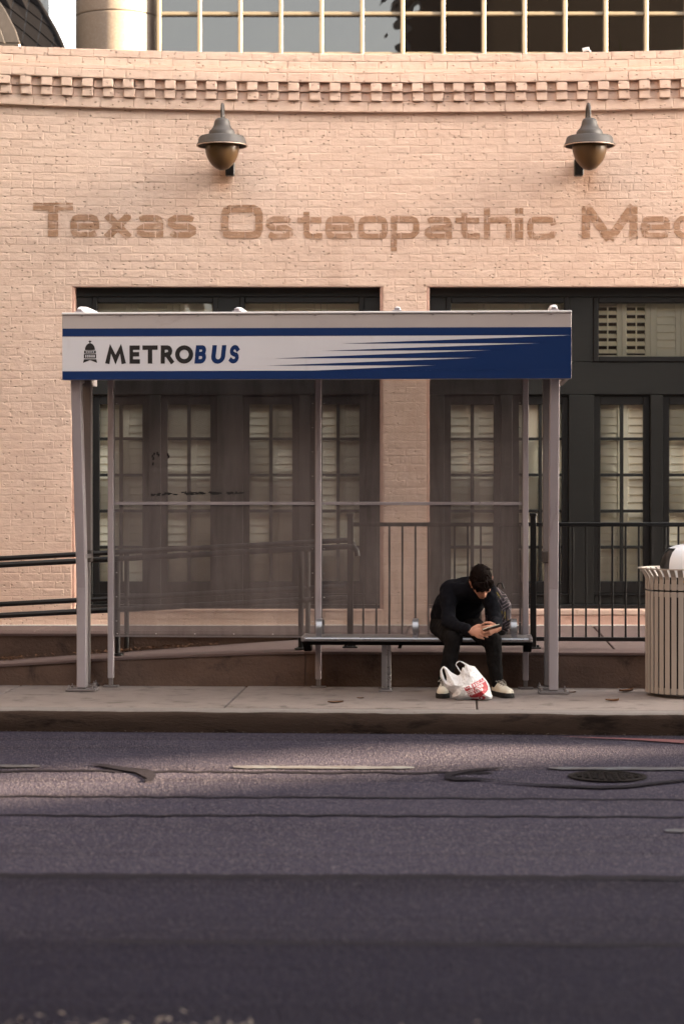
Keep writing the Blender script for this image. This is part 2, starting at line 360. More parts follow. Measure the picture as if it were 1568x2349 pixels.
M['dome'] = pm('bin_lid_plastic', (.62, .65, .70), .32, var=.04)
M['liner'] = pm('bin_liner_black', (.012, .011, .012), .35)
M['brass'] = pm('brass', (.45, .27, .10), .3, metal=.9)
M['leaf'] = pm('dry_leaf', (.17, .075, .030), .8, var=.5, scale=18)
M['leafpale'] = pm('pale_dry_leaf', (.24, .20, .17), .85, var=.5, scale=18)
M['iron'] = pm('cast_iron', (.014, .009, .009), .8, var=.4, scale=25, bump=.004, bscale=60, spec=.08)
M['opp'] = pm('opposite_masonry', (.12, .085, .066), .85, var=.2, scale=1.5)
M['earth'] = pm('earth', (.10, .085, .07), .95)

# ------------------------------------------------------------------ stroke lettering
def stroke_quads(pts, w, closed=False, ext=False):
    """a polyline of width w as mitred quads (2-d)"""
    P = [Vector((p[0], p[1])) for p in pts]; n = len(P); L, Rr = [], []
    if ext: P[0] = P[0] + (P[0]-P[1]).normalized()*w/2; P[-1] = P[-1] + (P[-1]-P[-2]).normalized()*w/2
    for i in range(n):
        a = P[(i-1) % n] if (i > 0 or closed) else None; b = P[(i+1) % n] if (i < n-1 or closed) else None
        d1 = (P[i]-a).normalized() if a is not None else None; d2 = (b-P[i]).normalized() if b is not None else None
        d1 = d1 or d2; d2 = d2 or d1
        n1, n2 = Vector((-d1.y, d1.x)), Vector((-d2.y, d2.x)); mt = (n1+n2)
        mt = mt.normalized() if mt.length > 1e-6 else n1
        k = (w/2) / max(.45, mt.dot(n1)); L.append(P[i] + mt*k); Rr.append(P[i] - mt*k)
    return [(L[i], L[(i+1) % n], Rr[(i+1) % n], Rr[i]) for i in range(n if closed else n-1)]
def arc(cx, cy, rx, ry, a0, a1, n): return [(cx + rx*math.cos(R(a0+(a1-a0)*i/n)), cy + ry*math.sin(R(a0+(a1-a0)*i/n))) for i in range(n+1)]
CAPS = {  # width, open polylines (y up, 0..1)
 'M': (1.12, [[(0,0),(.2,.93),(.56,.14),(.92,.93),(1.12,0)]]),
 'E': (.62, [[(.6,1),(0,1),(0,0),(.62,0)], [(0,.52),(.55,.52)]]),
 'T': (.78, [[(0,1),(.78,1)], [(.39,1),(.39,0)]]),
 'R': (.68, [[(0,0),(0,1),(.36,1)] + arc(.36,.74,.22,.26,90,-90,6)[1:] + [(0,.48)], [(.32,.48),(.68,0)]]),
 'O': (.98, ['O']),
 'B': (.60, [[(0,.53),(0,1),(.34,1)] + arc(.34,.765,.20,.235,90,-90,6)[1:] + [(0,.53)], [(.02,.53),(.02,0),(.36,0)] + arc(.36,.265,.24,.265,-90,90,6)[1:] + [(.02,.53)]]),
 'U': (.68, [[(0,1),(0,.34)] + arc(.34,.34,.34,.36,180,360,8)[1:] + [(.68,1)]]),
 'S': (.56, [[(.52,.86)] + arc(.29,.755,.245,.255,55,225,7) + [(.36,.47)] + arc(.28,.25,.28,.26,55,-140,7)]),
 'N': (.74, [[(0,0),(0,1),(.74,0),(.74,1)]]),
 'D': (.72, [[(.02,0),(.02,1),(.28,1)] + arc(.28,.5,.44,.5,90,-90,8)[1:] + [(.02,0)]]),
 'F': (.56, [[(0,0),(0,1),(.56,1)], [(0,.52),(.48,.52)]]),
 'L': (.54, [[(0,1),(0,0),(.54,0)]]),
 'H': (.68, [[(0,0),(0,1)], [(.68,0),(.68,1)], [(0,.52),(.68,.52)]]),
 '-': (.30, [[(0,.5),(.30,.5)]]),
}
def caps_text(txt, x, h, w, gap, shear=0):
    """quads of a line of capitals: x start, cap height h, stroke w, gap between letters; baseline 0. returns quads, end x"""
    out = []; hh = h - w
    for ch in txt:
        if ch == ' ': x += h * .42; continue
        wd, lines = CAPS[ch]
        for ln in lines:
            if ln == 'O': q = stroke_quads(arc(wd/2*hh, hh/2, wd/2*hh, hh/2, 0, 345, 23), w, True)
            else: q = stroke_quads([(a*hh, b*hh) for a, b in ln], w, False, True)
            out += [[(p.x + x + w/2 + shear*(p.y + w/2), p.y + w/2) for p in quad] for quad in q]
        x += wd*hh + w + gap
    return out, x - gap

EXTRA = {'T': None}
def ghost_letter(ch, x0, y0, x1, y1, w):
    """wide square-cornered letter, strokes in picture units, y down; returns convex pieces"""
    i = w/2; L, T_, Rr, Bt = x0+i, y0+i, x1-i, y1-i; k = w*.75; mid = (T_+Bt)/2
    sq = lambda pts, c=False: stroke_quads(pts, w, c)
    ring = [(L+k,T_),(Rr-k,T_),(Rr-.3*k,T_+.3*k),(Rr,T_+k),(Rr,Bt-k),(Rr-.3*k,Bt-.3*k),(Rr-k,Bt),(L+k,Bt),(L+.3*k,Bt-.3*k),(L,Bt-k),(L,T_+k),(L+.3*k,T_+.3*k)]
    if ch in 'oO': return sq(ring, True)
    if ch == 'T': c = (x0+x1)/2; return sq([(x0,T_),(x1,T_)]) + stroke_quads([(c,T_),(c,y1)], w*1.35)
    if ch == 'e': return sq([(L,mid),(Rr,mid),(Rr,T_+k),(Rr-.3*k,T_+.3*k),(Rr-k,T_),(L+k,T_),(L+.3*k,T_+.3*k),(L,T_+k),(L,Bt-k),(L+.3*k,Bt-.3*k),(L+k,Bt),(Rr-k,Bt),(Rr,Bt-.45*k)])
    if ch == 'x': return stroke_quads([(x0+w*.65,y0),(x1-w*.65,y1)], w*1.25) + stroke_quads([(x1-w*.65,y0),(x0+w*.65,y1)], w*1.25)
    if ch == 'a': return sq([(L,T_+.4*k),(L+k,T_),(Rr-k,T_),(Rr-.3*k,T_+.3*k),(Rr,T_+k),(Rr,y1)]) + sq([(Rr,mid),(L+k,mid),(L,mid+.6*k),(L,Bt-.6*k),(L+k,Bt),(Rr,Bt)])
    if ch == 's': return sq([(Rr,T_+.5*k),(Rr-k,T_),(L+k,T_),(L,T_+.6*k),(L,mid-.6*k),(L+k,mid),(Rr-k,mid),(Rr,mid+.6*k),(Rr,Bt-.6*k),(Rr-k,Bt),(L+k,Bt),(L,Bt-.5*k)])
    if ch == 't': xs = x0 + (x1-x0)*.36; return sq([(xs,y0),(xs,Bt-k),(xs+.3*k,Bt-.3*k),(xs+k,Bt),(Rr,Bt),(Rr,Bt-.8*k)]) + sq([(x0,y0+(y1-y0)*.30),(x1-2,y0+(y1-y0)*.30)])
    if ch == 'p': return sq([(L,y0),(L,y1)]) + sq([(L,T_),(Rr-k,T_),(Rr-.3*k,T_+.3*k),(Rr,T_+k),(Rr,T_+39-k),(Rr-k,T_+39),(L,T_+39)])
    if ch == 'h': t = y1-53+i; return sq([(L,y0),(L,y1)]) + sq([(L,t),(Rr-k,t),(Rr-.3*k,t+.3*k),(Rr,t+k),(Rr,y1)])
    if ch in 'jl': c = (x0+x1)/2; return stroke_quads([(c,y0),(c,y1)], x1-x0)
    if ch == 'c': return sq([(Rr,T_+1.2*k),(Rr-.3*k,T_+.3*k),(Rr-k,T_),(L+k,T_),(L+.3*k,T_+.3*k),(L,T_+k),(L,Bt-k),(L+.3*k,Bt-.3*k),(L+k,Bt),(Rr-k,Bt),(Rr-.3*k,Bt-.3*k),(Rr,Bt-1.2*k)])
    if ch == 'M': return stroke_quads([(L,y1),(L,y0)], w*1.1) + stroke_quads([(L,y0),((x0+x1)/2,y1)], w*1.15) + stroke_quads([((x0+x1)/2,y1),(Rr,y0)], w*1.15) + stroke_quads([(Rr,y0),(Rr,y1)], w*1.1)
    if ch == 'd': return sq([(Rr,y0),(Rr,y1)]) + sq([(Rr,y1-39-i),(L+k,y1-39-i),(L,y1-39-i+k),(L,Bt-k),(L+k,Bt),(Rr,Bt)])
    return []
def clip_rect(poly, x0, x1, z0, z1):
    for ax, lim, sgn in ((0,x0,1),(0,x1,-1),(1,z0,1),(1,z1,-1)):
        out = []
        for i in range(len(poly)):
            a, b = poly[i], poly[(i+1) % len(poly)]; da, db = sgn*(a[ax]-lim), sgn*(b[ax]-lim)
            if da >= 0: out.append(a)
            if da*db < 0: t = da/(da-db); out.append((a[0]+(b[0]-a[0])*t, a[1]+(b[1]-a[1])*t))
        poly = out
        if len(poly) < 3: return []
    return poly
# ================================================================== GROUND
solo('ground', MB().box(-150, 150, -150, 150, -.9, -.45), M['earth'], (0,0,-.45), False, kind='structure')
V_K = -1.33                                              # kerb face
road = MB()
nx, ny = 60, 24
for j in range(ny+1):
    for i in range(nx+1):
        u = -36 + 72*i/nx; v = -10.1 + (V_K + .02 + 10.1)*j/ny
        road.v.append(Vector((u, v, -.150 - .02*((v - V_K)/8.8)**2*0 + .012*noise.noise((u*.4, v*.9, 0)) * (1 if j < ny else 0) - .006)))
for j in range(ny):
    for i in range(nx): a = j*(nx+1)+i; road.f.append([a, a+1, a+nx+2, a+nx+1]); road.m.append(0)
road.box(-36, 36, -10.1, V_K+.02, -.45, -.19)
road_o = solo('road', road, M['asphalt'], (0,-5,-.15), kind='structure', smooth=40)
def road_z(u, v): return -.156 + .012*noise.noise((u*.4, v*.9, 0))
def sheet(name, poly, mat, up, step=.25):
    """flat mark that lies on the road: a polygon (u, v) cut into strips so it follows the surface"""
    mb = MB(); us = [p[0] for p in poly]; u0, u1 = min(us), max(us); n = max(1, int((u1-u0)/step))
    for i in range(n):
        a, b = u0+(u1-u0)*i/n, u0+(u1-u0)*(i+1)/n; vs = [p[1] for p in poly]
        q = clip_rect([(p[0], p[1]) for p in poly], a, b, min(vs)-1, max(vs)+1)
        if len(q) >= 3: mb.add([(x, y, road_z(x, y) + up) for x, y in q], [tuple(range(len(q)))])
    return part(name, mb, mat, road_o)
def line_mark(px0, px1, py, wpx, name, mat, up, amp=0, n=14):
    top, bot = [], []
    for i in range(n+1):
        px = px0 + (px1-px0)*i/n; slope = 3*(px-784)/784
        e = .75 + .25*random.random() if 0 < i < n else .45; j = random.uniform(-.25, .25)*amp
        a = G(px, py+slope-wpx/2*e+j, -.15); b = G(px, py+slope+wpx/2*e+j, -.15); top.append((a.x, a.y)); bot.append((b.x, b.y))
    mb = MB()
    for i in range(n): mb.add([(x, y, road_z(x, y)+up) for x, y in (bot[i], bot[i+1], top[i+1], top[i])], [(0,1,2,3)])
    return part(name, mb, mat, road_o)
for a, b in ((-120, 92), (535, 950), (1258, 1640)): line_mark(a, b, 1761, 7, 'lane_marking', M['roadpaint'], .008, 2)
line_mark(1524, 1680, 1903, 7, 'lane_marking', M['roadpaint'], .008, 1)
for py, w, a, b in ((1771, 4, -60, 1130), (1829, 3, -60, 1640), (1873, 3, -60, 1640), (2011, 12, -80, 1660), (2164, 9, 200, 1660)):
    line_mark(a, b, py, w, 'tar_seal', M['tar'], .005, 6, 44)
def tar_path(pts, ws):
    mb = MB(); g = [G(x, y, -.15) for x, y in pts]
    L = [(p.x, p.y + w) for p, w in zip(g, ws)]; Rr = [(p.x + .01, p.y - w) for p, w in zip(g, ws)]
    for i in range(len(g)-1): mb.add([(x, y, road_z(x, y)+.012) for x, y in (Rr[i], Rr[i+1], L[i+1], L[i])], [(0,1,2,3)])
    part('tar_seal', mb, M['tar'], road_o)
tar_path([(205,1754),(240,1759),(275,1765),(310,1769),(332,1774),(345,1780),(352,1786),(330,1791)], [.01,.06,.07,.08,.14,.15,.12,.02])
tar_path([(1150,1764),(1110,1766),(1070,1770),(1035,1776),(1018,1782),(1040,1787),(1090,1788),(1135,1790)], [.02,.04,.05,.07,.10,.07,.04,.01])
tar_path([(1130,1793),(1210,1799),(1290,1803),(1370,1806),(1440,1804),(1500,1797),(1580,1789)], [.01,.03,.045,.05,.045,.04,.03])
g0, g1, g2, g3 = G(1275,1690,-.15), G(1700,1704,-.15), G(1700,1716,-.15), G(1450,1699,-.15)
sheet('red_marking', [(g0.x,g0.y),(g3.x,g3.y),(g2.x,g2.y),(g1.x,g1.y)], M['redpaint'], .008)

for v1, v0_, nm, up in ((G(784, 2013, -.15).y, G(784, 2166, -.15).y, 'asphalt_shade', .0035), (G(784, 2166, -.15).y - .004, -9.9, 'asphalt_deep_shade', .0045)):  # darker asphalt from the seam on, with the near road's shade painted in
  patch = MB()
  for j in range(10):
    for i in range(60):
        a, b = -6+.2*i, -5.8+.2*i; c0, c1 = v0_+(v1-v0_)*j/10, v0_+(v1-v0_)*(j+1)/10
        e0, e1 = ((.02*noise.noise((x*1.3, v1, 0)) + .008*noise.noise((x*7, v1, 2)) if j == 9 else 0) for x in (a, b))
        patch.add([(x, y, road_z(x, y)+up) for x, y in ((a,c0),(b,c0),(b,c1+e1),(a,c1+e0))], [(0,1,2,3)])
  part('shade_toned_lane', patch, M[nm], road_o)
# kerb: one long worn profile
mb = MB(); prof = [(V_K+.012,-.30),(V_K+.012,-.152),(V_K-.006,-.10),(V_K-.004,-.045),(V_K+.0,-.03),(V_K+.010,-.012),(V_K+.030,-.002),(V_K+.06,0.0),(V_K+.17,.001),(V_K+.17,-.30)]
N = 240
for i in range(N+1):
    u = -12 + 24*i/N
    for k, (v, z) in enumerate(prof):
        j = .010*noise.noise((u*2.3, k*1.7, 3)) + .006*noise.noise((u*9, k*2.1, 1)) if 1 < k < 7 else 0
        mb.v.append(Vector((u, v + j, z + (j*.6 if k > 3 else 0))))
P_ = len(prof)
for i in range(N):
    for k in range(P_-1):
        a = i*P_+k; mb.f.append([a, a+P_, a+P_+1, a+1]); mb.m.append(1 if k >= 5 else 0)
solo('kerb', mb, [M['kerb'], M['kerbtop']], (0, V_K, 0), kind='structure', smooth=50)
# pavement and its slabs
solo('pavement', MB().box(-12, 12, V_K+.17, .55, -.30, -.02), M['retain'], (0,0,-.1), kind='structure')
pav = bpy.data.objects['pavement']
for i in range(-6, 6):
    u0 = -.78 + 1.8*i; mb = MB(); n = 10
    mb.box(u0+.006, u0+1.794, V_K+.174, .55, -.02, .001 + random.uniform(-.003, .003)); part('paving_slab', mb, M['pave'], pav, bevel=.006)
solo('opposite_pavement', MB().box(-36, 36, -24, -10.1, -.45, -.03), M['pave'], (0,-12,-.03), kind='structure')

# retaining wall, ramp, upper walkway
ZW = .287
rw = thing('retaining_wall', 'low dark stained concrete retaining wall behind the bus shelter bench', 'wall', (1.5, .5, 0))
u_c = SU(700, .5)
def rough_face(u0, u1, zt, v0, v1, nu, nz=8):
    """a worn wall face with a rounded lip; zt(u) is the height"""
    mb = MB(); pr = []
    for i in range(nu+1):
        u = u0+(u1-u0)*i/nu; H = zt(u); row = []
        for k in range(nz+1):
            z = -.02 + (H+.02-.03)*k/nz; row.append((u, v0 + .012*noise.noise((u*3, z*7, 2)) + .005*noise.noise((u*14, z*16, 5)), z))
        row += [(u, v0-.014, H-.026), (u, v0-.016, H-.008), (u, v0-.004, H), (u, v1, H+.001), (u, v1, -.02)]
        pr.append(row)
    m = len(pr[0])
    for row in pr: mb.v += [Vector(p) for p in row]
    for i in range(nu):
        for k in range(m-1): a = i*m+k; mb.f.append([a, a+m, a+m+1, a+1]); mb.m.append(1 if k >= nz else 0)
    for s in (0, nu): mb.f.append([s*m+k for k in range(m)]); mb.m.append(0)
    return mb
cuts = [u_c, SU(1120, .5) , 4.6, 8]
for a, b in zip(cuts, cuts[1:]): part('wall_section', rough_face(a+.003, b-.003, lambda u: ZW, .5, .74, 40), [M['retain'], M['walk']], rw, smooth=45)
rk = thing('ramp_wall', 'low dark sloping concrete wall along the ramp at left, rising to the right', 'wall', (-1.8, .5, 0))
hz = [(-9,.02),(SU(0,.5),.173),(SU(220,.5),.222),(SU(401,.5),.252),(SU(600,.5),.280),(u_c,ZW)]
def rz(u):
    for (a, za), (b, zb) in zip(hz, hz[1:]):
        if a <= u <= b: return za+(zb-za)*(u-a)/(b-a)
    return ZW
part('wall_section', rough_face(-9, u_c-.003, rz, .5, .66, 90), [M['retain'], M['walk']], rk, smooth=45)
def ramp_z(u): return min(ZW-.002, .062 + .073*(u + 2.85))
mb = MB()
for i in range(40):
    a, b = -6+i*.16, -6+(i+1)*.16
    mb.add([(a,.66,ramp_z(a)),(b,.66,ramp_z(b)),(b,2.45,ramp_z(b)),(a,2.45,ramp_z(a))], [(0,1,2,3)])
solo('ramp', mb, M['walk'], (-2,1.5,.1), kind='structure')
V_B = 2.45
uw = thing('ramp_back_wall', 'dark concrete back wall of the ramp trench at left below the upper walkway', 'wall', (-2.5, V_B, 0))
part('wall_section', rough_face(-9, .42, lambda u: ZW-.004, V_B, V_B+.16, 60), [M['retain'], M['walk']], uw, smooth=45)
wk = solo('upper_walkway', MB().box(-12, .42, V_B+.16, 4.6, -.02, ZW-.03).box(.42, 12, .74, 4.6, -.02, ZW-.03), M['retain'], (0, 3, 0), kind='structure')
js = sorted([SU(1390, 1.7), SU(1390, 1.7)+1.75, SU(1390, 1.7)+3.5, SU(1390, 1.7)-1.75]); js = [.42] + [j for j in js if j > .6] + [9]
for a, b in zip(js, js[1:]): part('walkway_slab', MB().box(a+.006, b-.006, .742, 4.5, ZW-.03, ZW), M['walk'], wk, bevel=.006)
js = [-9] + [SU(95, 2.9) + 1.75*k for k in range(-2, 2)] + [.42]
for a, b in zip(js, js[1:]): part('walkway_slab', MB().box(a+.006, b-.006, V_B+.162, 4.5, ZW-.03, ZW), M['walk'], wk, bevel=.006)

# ================================================================== BRICK BUILDING
D = 20.0
X = lambda px, d=D: (px-CX)/F_PX*d
Z = lambda py, d=D: CAMZ-(py-HY)/F_PX*d
def sag(x, z): return .0055 * (x-.6)**2 * max(0, min(1, (z-3.4)/1.7))
def sag_rot(x, z): return -math.atan(2*.0055 * (x-.6) * max(0, min(1, (z-3.4)/1.7)))
bld = thing('brick_building', 'salmon painted brick building with faded lettering and dark green shopfronts behind the bus shelter', 'building', (0, D, ZW), False)
LB = (X(165), X(878)); RB = (X(978), X(978) + (X(878)-X(165))); ZT, ZP = Z(657), Z(1397)
wallb = MB(); yb0, yb1 = D+.0024, D+.36
for a, b in ((-4.4, LB[0]), (LB[1], RB[0]), (RB[1], 7.0)): wallb.box(a, b, yb0, yb1, 0, ZT)
wallb.box(-4.4, 7.0, yb0, yb1, ZT, 4.99)
for a, b in (LB, RB): wallb.box(a, b, yb0+.002, yb1, 0, ZP-.012)
for i in range(44):                                         # parapet body steps with the sag
    a, b = -4.4+.2*i, -4.2+.2*i; s = sag((a+b)/2, 5.2); wallb.box(a, b, yb0, yb1, 4.99, 5.52+s)
wallb.box(-9, -4.405, D, yb1, 0, 5.5).box(7.005, 9, D, yb1, 0, 5.5)
part('wall', wallb, M['pink'], bld)
def brick_mesh(w, h, seed, depth=.03, c=.006):
    rnd = random.Random(seed); mb = MB(); j = lambda s: rnd.uniform(-s, s)
    rings = []
    for ins, y in ((.004+c, 0), (c*.45, .0009), (0, .0024), (0, depth)):
        rings.append([(sx*(w/2-ins)+j(.0016), y+(j(.0012) if y < .005 else 0), sz*(h/2-ins)+j(.0012)) for sx, sz in ((-1,-1),(1,-1),(1,1),(-1,1))])
    for r in rings: mb.v += [Vector(p) for p in r]
    mb.f.append([3,2,1,0][::-1]); mb.m.append(0)
    for k in range(3):
        for i in range(4): mb.f.append([k*4+i, k*4+4+i, k*4+4+(i+1)%4, k*4+(i+1)%4][::-1]); mb.m.append(0)
    return mb
BL, BH, GAP = .205, .072, .0022
protos = {}
def proto(w, h, dep, s):
    key = (round(w, 3), round(h, 3), dep, s % 5)
    if key not in protos: protos[key] = mesh_of('brick', brick_mesh(w-GAP, h-GAP, hash(key) % 999, dep), M['pink'])
    return protos[key]
rest = MB(); faces = []; n_single = 0
def lay(xc, zc, w, h, y, dep, single):
    """one brick, centre xc, zc, front face at y"""
    global n_single
    dz = sag(xc, zc); ry = sag_rot(xc, zc)
    if single and n_single < 298:
        o = inst('brick', proto(w, h, dep, n_single), bld, (xc, y, zc+dz), (random.uniform(-.006,.006), ry, random.uniform(-.008,.008))); n_single += 1
    else:
        b = brick_mesh(w-GAP, h-GAP, random.random(), dep); c, s = math.cos(-ry), math.sin(-ry)
        rest.add([(p.x*c - p.z*s + xc, p.y + y, p.x*s + p.z*c + zc + dz) for p in b.v], b.f)
    faces.append((xc-w/2+.004, xc+w/2-.004, zc-h/2+.004, zc+h/2-.004, y, dz))
def course(x0, x1, z, h, y, dep, k, single, L=BL):
    x = x0
    first = L/2 if k % 2 else L
    while x1-x > .02:
        w = min(first if x == x0 else L*random.uniform(.97, 1.03), x1-x)
        if x1-x-w < .05: w = x1-x
        sx = single(x+w/2, z) if callable(single) else single
        lay(x+w/2, z+h/2, w, h, y+random.uniform(-.0011,.0011), dep, sx); x += w
# cornice first: its blocks are the clearest single bricks
zs = dict(band=(5.038,5.133), low=(5.135,5.216), up=(5.218,5.298), top=(5.300,5.382), ledge=(5.384,5.424), c1=(5.426,5.496), c2=(5.498,5.572))
pitch = .1900; xd = X(0, 19.9) - pitch*4
for i in range(44):
    x0 = xd + pitch*i
    if x0 > 4.3: break
    vis = -3.3 < x0 < 3.25
    lay(x0+.049+random.uniform(-.004,.004), sum(zs['low'])/2, .101, .079, D-.080, .11, vis)
    lay(x0+.049+random.uniform(-.004,.004), sum(zs['up'])/2, .101, .077, D-.108, .14, vis)
    lay(x0+.145, sum(zs['low'])/2, .091, .079, D-.034, .06, False); lay(x0+.145, sum(zs['up'])/2, .091, .077, D-.060, .09, False)
for k, (nm, y, L) in enumerate((('band',-.048,.31),('top',-.112,.21),('ledge',-.104,.62),('c1',-.078,.21),('c2',-.076,.21))):
    z0, z1 = zs[nm]; course(-4.4, 4.4, z0, z1-z0, D+y, -y+.05, k, lambda x, z: nm in ('c1','c2','top') and abs(x) < 3.3, L)
cap = MB()
for i in range(44):
    a, b = -4.4+.2*i, -4.2+.2*i; s = sag((a+b)/2, 5.6); h = 5.568 + .012*noise.noise((a*3, 0, 0)); cap.box(a, b+.002, D-.07, D+.36, 5.525+s, h+s)
part('parapet_cap', cap, M['stucco'], bld, bevel=.006)
k = 0; z = ZW - .017 + .0
rows = []
while z < 5.03:
    h = min(BH, 5.036-z); rows.append((k, z, h)); z += h; k += 1
for k, z, h in rows:
    if h < .03: continue
    L = BL if k % 7 else BL*.5; zc = z+h/2
    if zc > ZT: segs = [(-4.4, 4.4)]
    elif zc < ZP-.01: segs = [(-4.4, RB[0])]
    else: segs = [(-4.4, LB[0]), (LB[1], RB[0]), (RB[1], 4.4)]
    for a, b in segs: course(a, b, z, h, D, .03, k, lambda x, zz: (-3.3 < x < LB[0] and .7 < zz < 2.2), L)
part('brick_courses', rest, M['pink'], bld, kind='stuff')
# painted trims at the openings, plinth of the right bay, bright seal at the wall foot
for x, sgn in ((LB[0], 1), (LB[1], -1), (RB[0], 1), (RB[1], -1)):
    part('jamb_trim', MB().box(x, x+sgn*.027, D+.012, D+.30, ZP, ZT-.002), M['stucco'], bld, bevel=.004)
part('plinth', MB().box(RB[0]+.002, RB[1]-.002, D-.004, D+.3, 0, ZP-.06), M['stucco'], bld, bevel=.006)
part('plinth_ledge', MB().box(RB[0]+.002, RB[1]-.002, D-.012, D+.3, ZP-.058, ZP-.002), M['plinthtop'], bld, bevel=.012, seg=2)
part('plinth_ledge', MB().box(LB[0]+.002, LB[1]-.002, D-.006, D+.3, ZP-.030, ZP-.002), M['plinthtop'], bld, bevel=.008, seg=2)
mb = MB()
for i in range(80):
    a = -4+.1*i; mb.box(a, a+.1, D-.022-.006*abs(noise.noise((a*4,0,0))), D-.001, ZW-.002, ZW+.009+.007*noise.noise((a*5,1,0)))
part('wall_seal', mb, M['caulk'], bld)
# faded lettering, painted on the face of each brick
letters = [('T',77,465,168,545),('e',162,492,228,546),('x',236,493,306,545),('a',314,493,375,546),('s',385,493,450,546),
 ('O',507,470,603,549),('s',610,496,672,550),('t',682,486,739,550),('e',746,496,813,550),('o',821,496,889,550),('p',896,496,961,576),('a',974,497,1036,550),('t',1044,488,1100,550),('h',1109,475,1173,550),('j',1180,475,1199,490),('l',1180,500,1199,550),('c',1208,497,1276,550),
 ('M',1334,472,1460,549),('e',1469,496,1536,548),('d',1544,474,1612,548)]
eps = 0
for ch, x0, y0, x1, y1 in letters:
    mb = MB()
    for q in ghost_letter(ch, x0, y0, x1, y1, 17.5 if ch in 'TOM' else 14.0):
        w = [(X(px), Z(py)) for px, py in q]; mx, mz = [p[0] for p in w], [p[1] for p in w]
        cx, cz = sum(mx)/4, sum(mz)/4; eps = (eps + 1) % 9
        for a, b, c, d, y, dz in faces:
            if y < D-.02 or b < min(mx) or a > max(mx) or d+dz < min(mz) or c+dz > max(mz): continue
            cl = clip_rect(w, a, b, c+dz, d+dz)
            if len(cl) >= 3: mb.add([(p[0], D-.0042-eps*.00012, p[1]) for p in cl], [tuple(range(len(cl)))])
    part('painted_letter', mb, M['ghost'], bld)

# --- shopfronts
YF = 20.14
fx = lambda px: X(px, YF); fz = lambda py: Z(py, YF)
def board(name, p0, p1, q0, q1, y0=0, y1=.10, mat='green', bev=.004): return part(name, MB().box(fx(p0), fx(p1), YF+y0, YF+y1, fz(q1), fz(q0)), M[mat], bld, bevel=bev)
slat_me = {}
def slat(w, tilt_open):
    key = (round(w, 3), tilt_open)
    if key not in slat_me:
        t = R(30 if tilt_open else 76); c, s = math.cos(t), math.sin(t)
        slat_me[key] = mesh_of('slat', MB().obox((0,0,0), (w/2,0,0), (0,-.041*c,-.041*s) , (0,-.004*s,.004*c)), M['shutter'], bevel=.0025)
    return slat_me[key]
def shutter(p0, p1, q0, q1, stile, single, open_=False, y=.115):
    """louvred panel between px p0 and p1; stile = (left, right) widths in px"""
    x0, x1, z0, z1 = fx(p0), fx(p1), fz(q1), fz(q0); k = YF/F_PX
    f = MB(); a, b = x0+stile[0]*k, x1-stile[1]*k; Y0, Y1 = YF+y, YF+y+.028
    f.box(x0, a, Y0, Y1, z0, z1).box(b, x1, Y0, Y1, z0, z1).box(a, b, Y0, Y1, z1-.05, z1).box(a, b, Y0, Y1, z0, z0+.06)
    sh = part('shutter', f, M['shutter'], bld, bevel=.003)
    zz = z0+.06+.036; many = MB()
    while zz < z1-.05:
        if True:
            if single:
                inst('slat', slat(b-a-.004, open_), sh, ((a+b)/2, Y0+.016, zz), (random.uniform(-.03,.03), 0, 0))
            else:
                t = R(30 if open_ else 76) + random.uniform(-.05,.05); c, s = math.cos(t), math.sin(t)
                many.obox(((a+b)/2, Y0+.016, zz), ((b-a-.004)/2,0,0), (0,-.041*c,-.041*s), (0,-.004*s,.004*c))
        zz += .0725
    if many.v: part('slats', many, M['shutter'], sh, kind='stuff')
    if open_: part('tilt_rod', MB().box((a+b)/2-.006, (a+b)/2+.006, Y0-.022, Y0-.012, z0+.08, z1-.07), M['shutter'], sh)
    return sh
ROWS = [(928,1003),(1010,1086),(1093,1169),(1176,1252),(1259,1334)]
munt_me = {}
def glazed_door(g0, g1, single, dbl=False):
    mid = (g0+g1)/2; d = MB(); y0, y1 = YF+.034, YF+.075
    d.box(fx(g0-15), fx(g0), y0, y1, fz(1362), fz(909)).box(fx(g1), fx(g1+15), y0, y1, fz(1362), fz(909))
    d.box(fx(g0), fx(g1), y0, y1, fz(928), fz(909)).box(fx(g0), fx(g1), y0, y1, fz(1362), fz(1334))
    dr = part('door', d, M['brownblack'], bld, bevel=.004)
    part('muntin', MB().box(fx(mid-4), fx(mid+4), y0+.006, y1-.006, fz(1334)+.001, fz(928)-.001), M['green'], dr, bevel=.003)
    for a, b in zip(ROWS, ROWS[1:]):
        for c0, c1 in ((g0, mid-4), (mid+4, g1)): part('muntin', MB().box(fx(c0)+.001, fx(c1)-.001, y0+.009, y1-.008, fz(b[0]), fz(a[1])), M['green'], dr, bevel=.003)
    for q0, q1 in ROWS:
        for c0, c1 in ((g0, mid-4), (mid+4, g1)):
            j = random.uniform(-.0012, .0012)
            p = MB().add([(fx(c0),y0+.02+j,fz(q1)),(fx(c1),y0+.02-j,fz(q1)),(fx(c1),y0+.02-j*.5,fz(q0)),(fx(c0),y0+.02+j,fz(q0))], [(0,1,2,3)]); part('pane', p, M['glass'], dr)
    if dbl:
        shutter(g0-18, g0+20, 915, 1345, (2, 22), single); shutter(g0+20.6, mid+2, 915, 1345, (24, 2), single)
        shutter(mid+2.6, g1+14, 915, 1345, (5, 4), single)
    else:
        shutter(g0-10, mid-1, 915, 1345, (3, 6), single); shutter(mid-.4, g1+8, 915, 1345, (17, 3), single)
    return dr
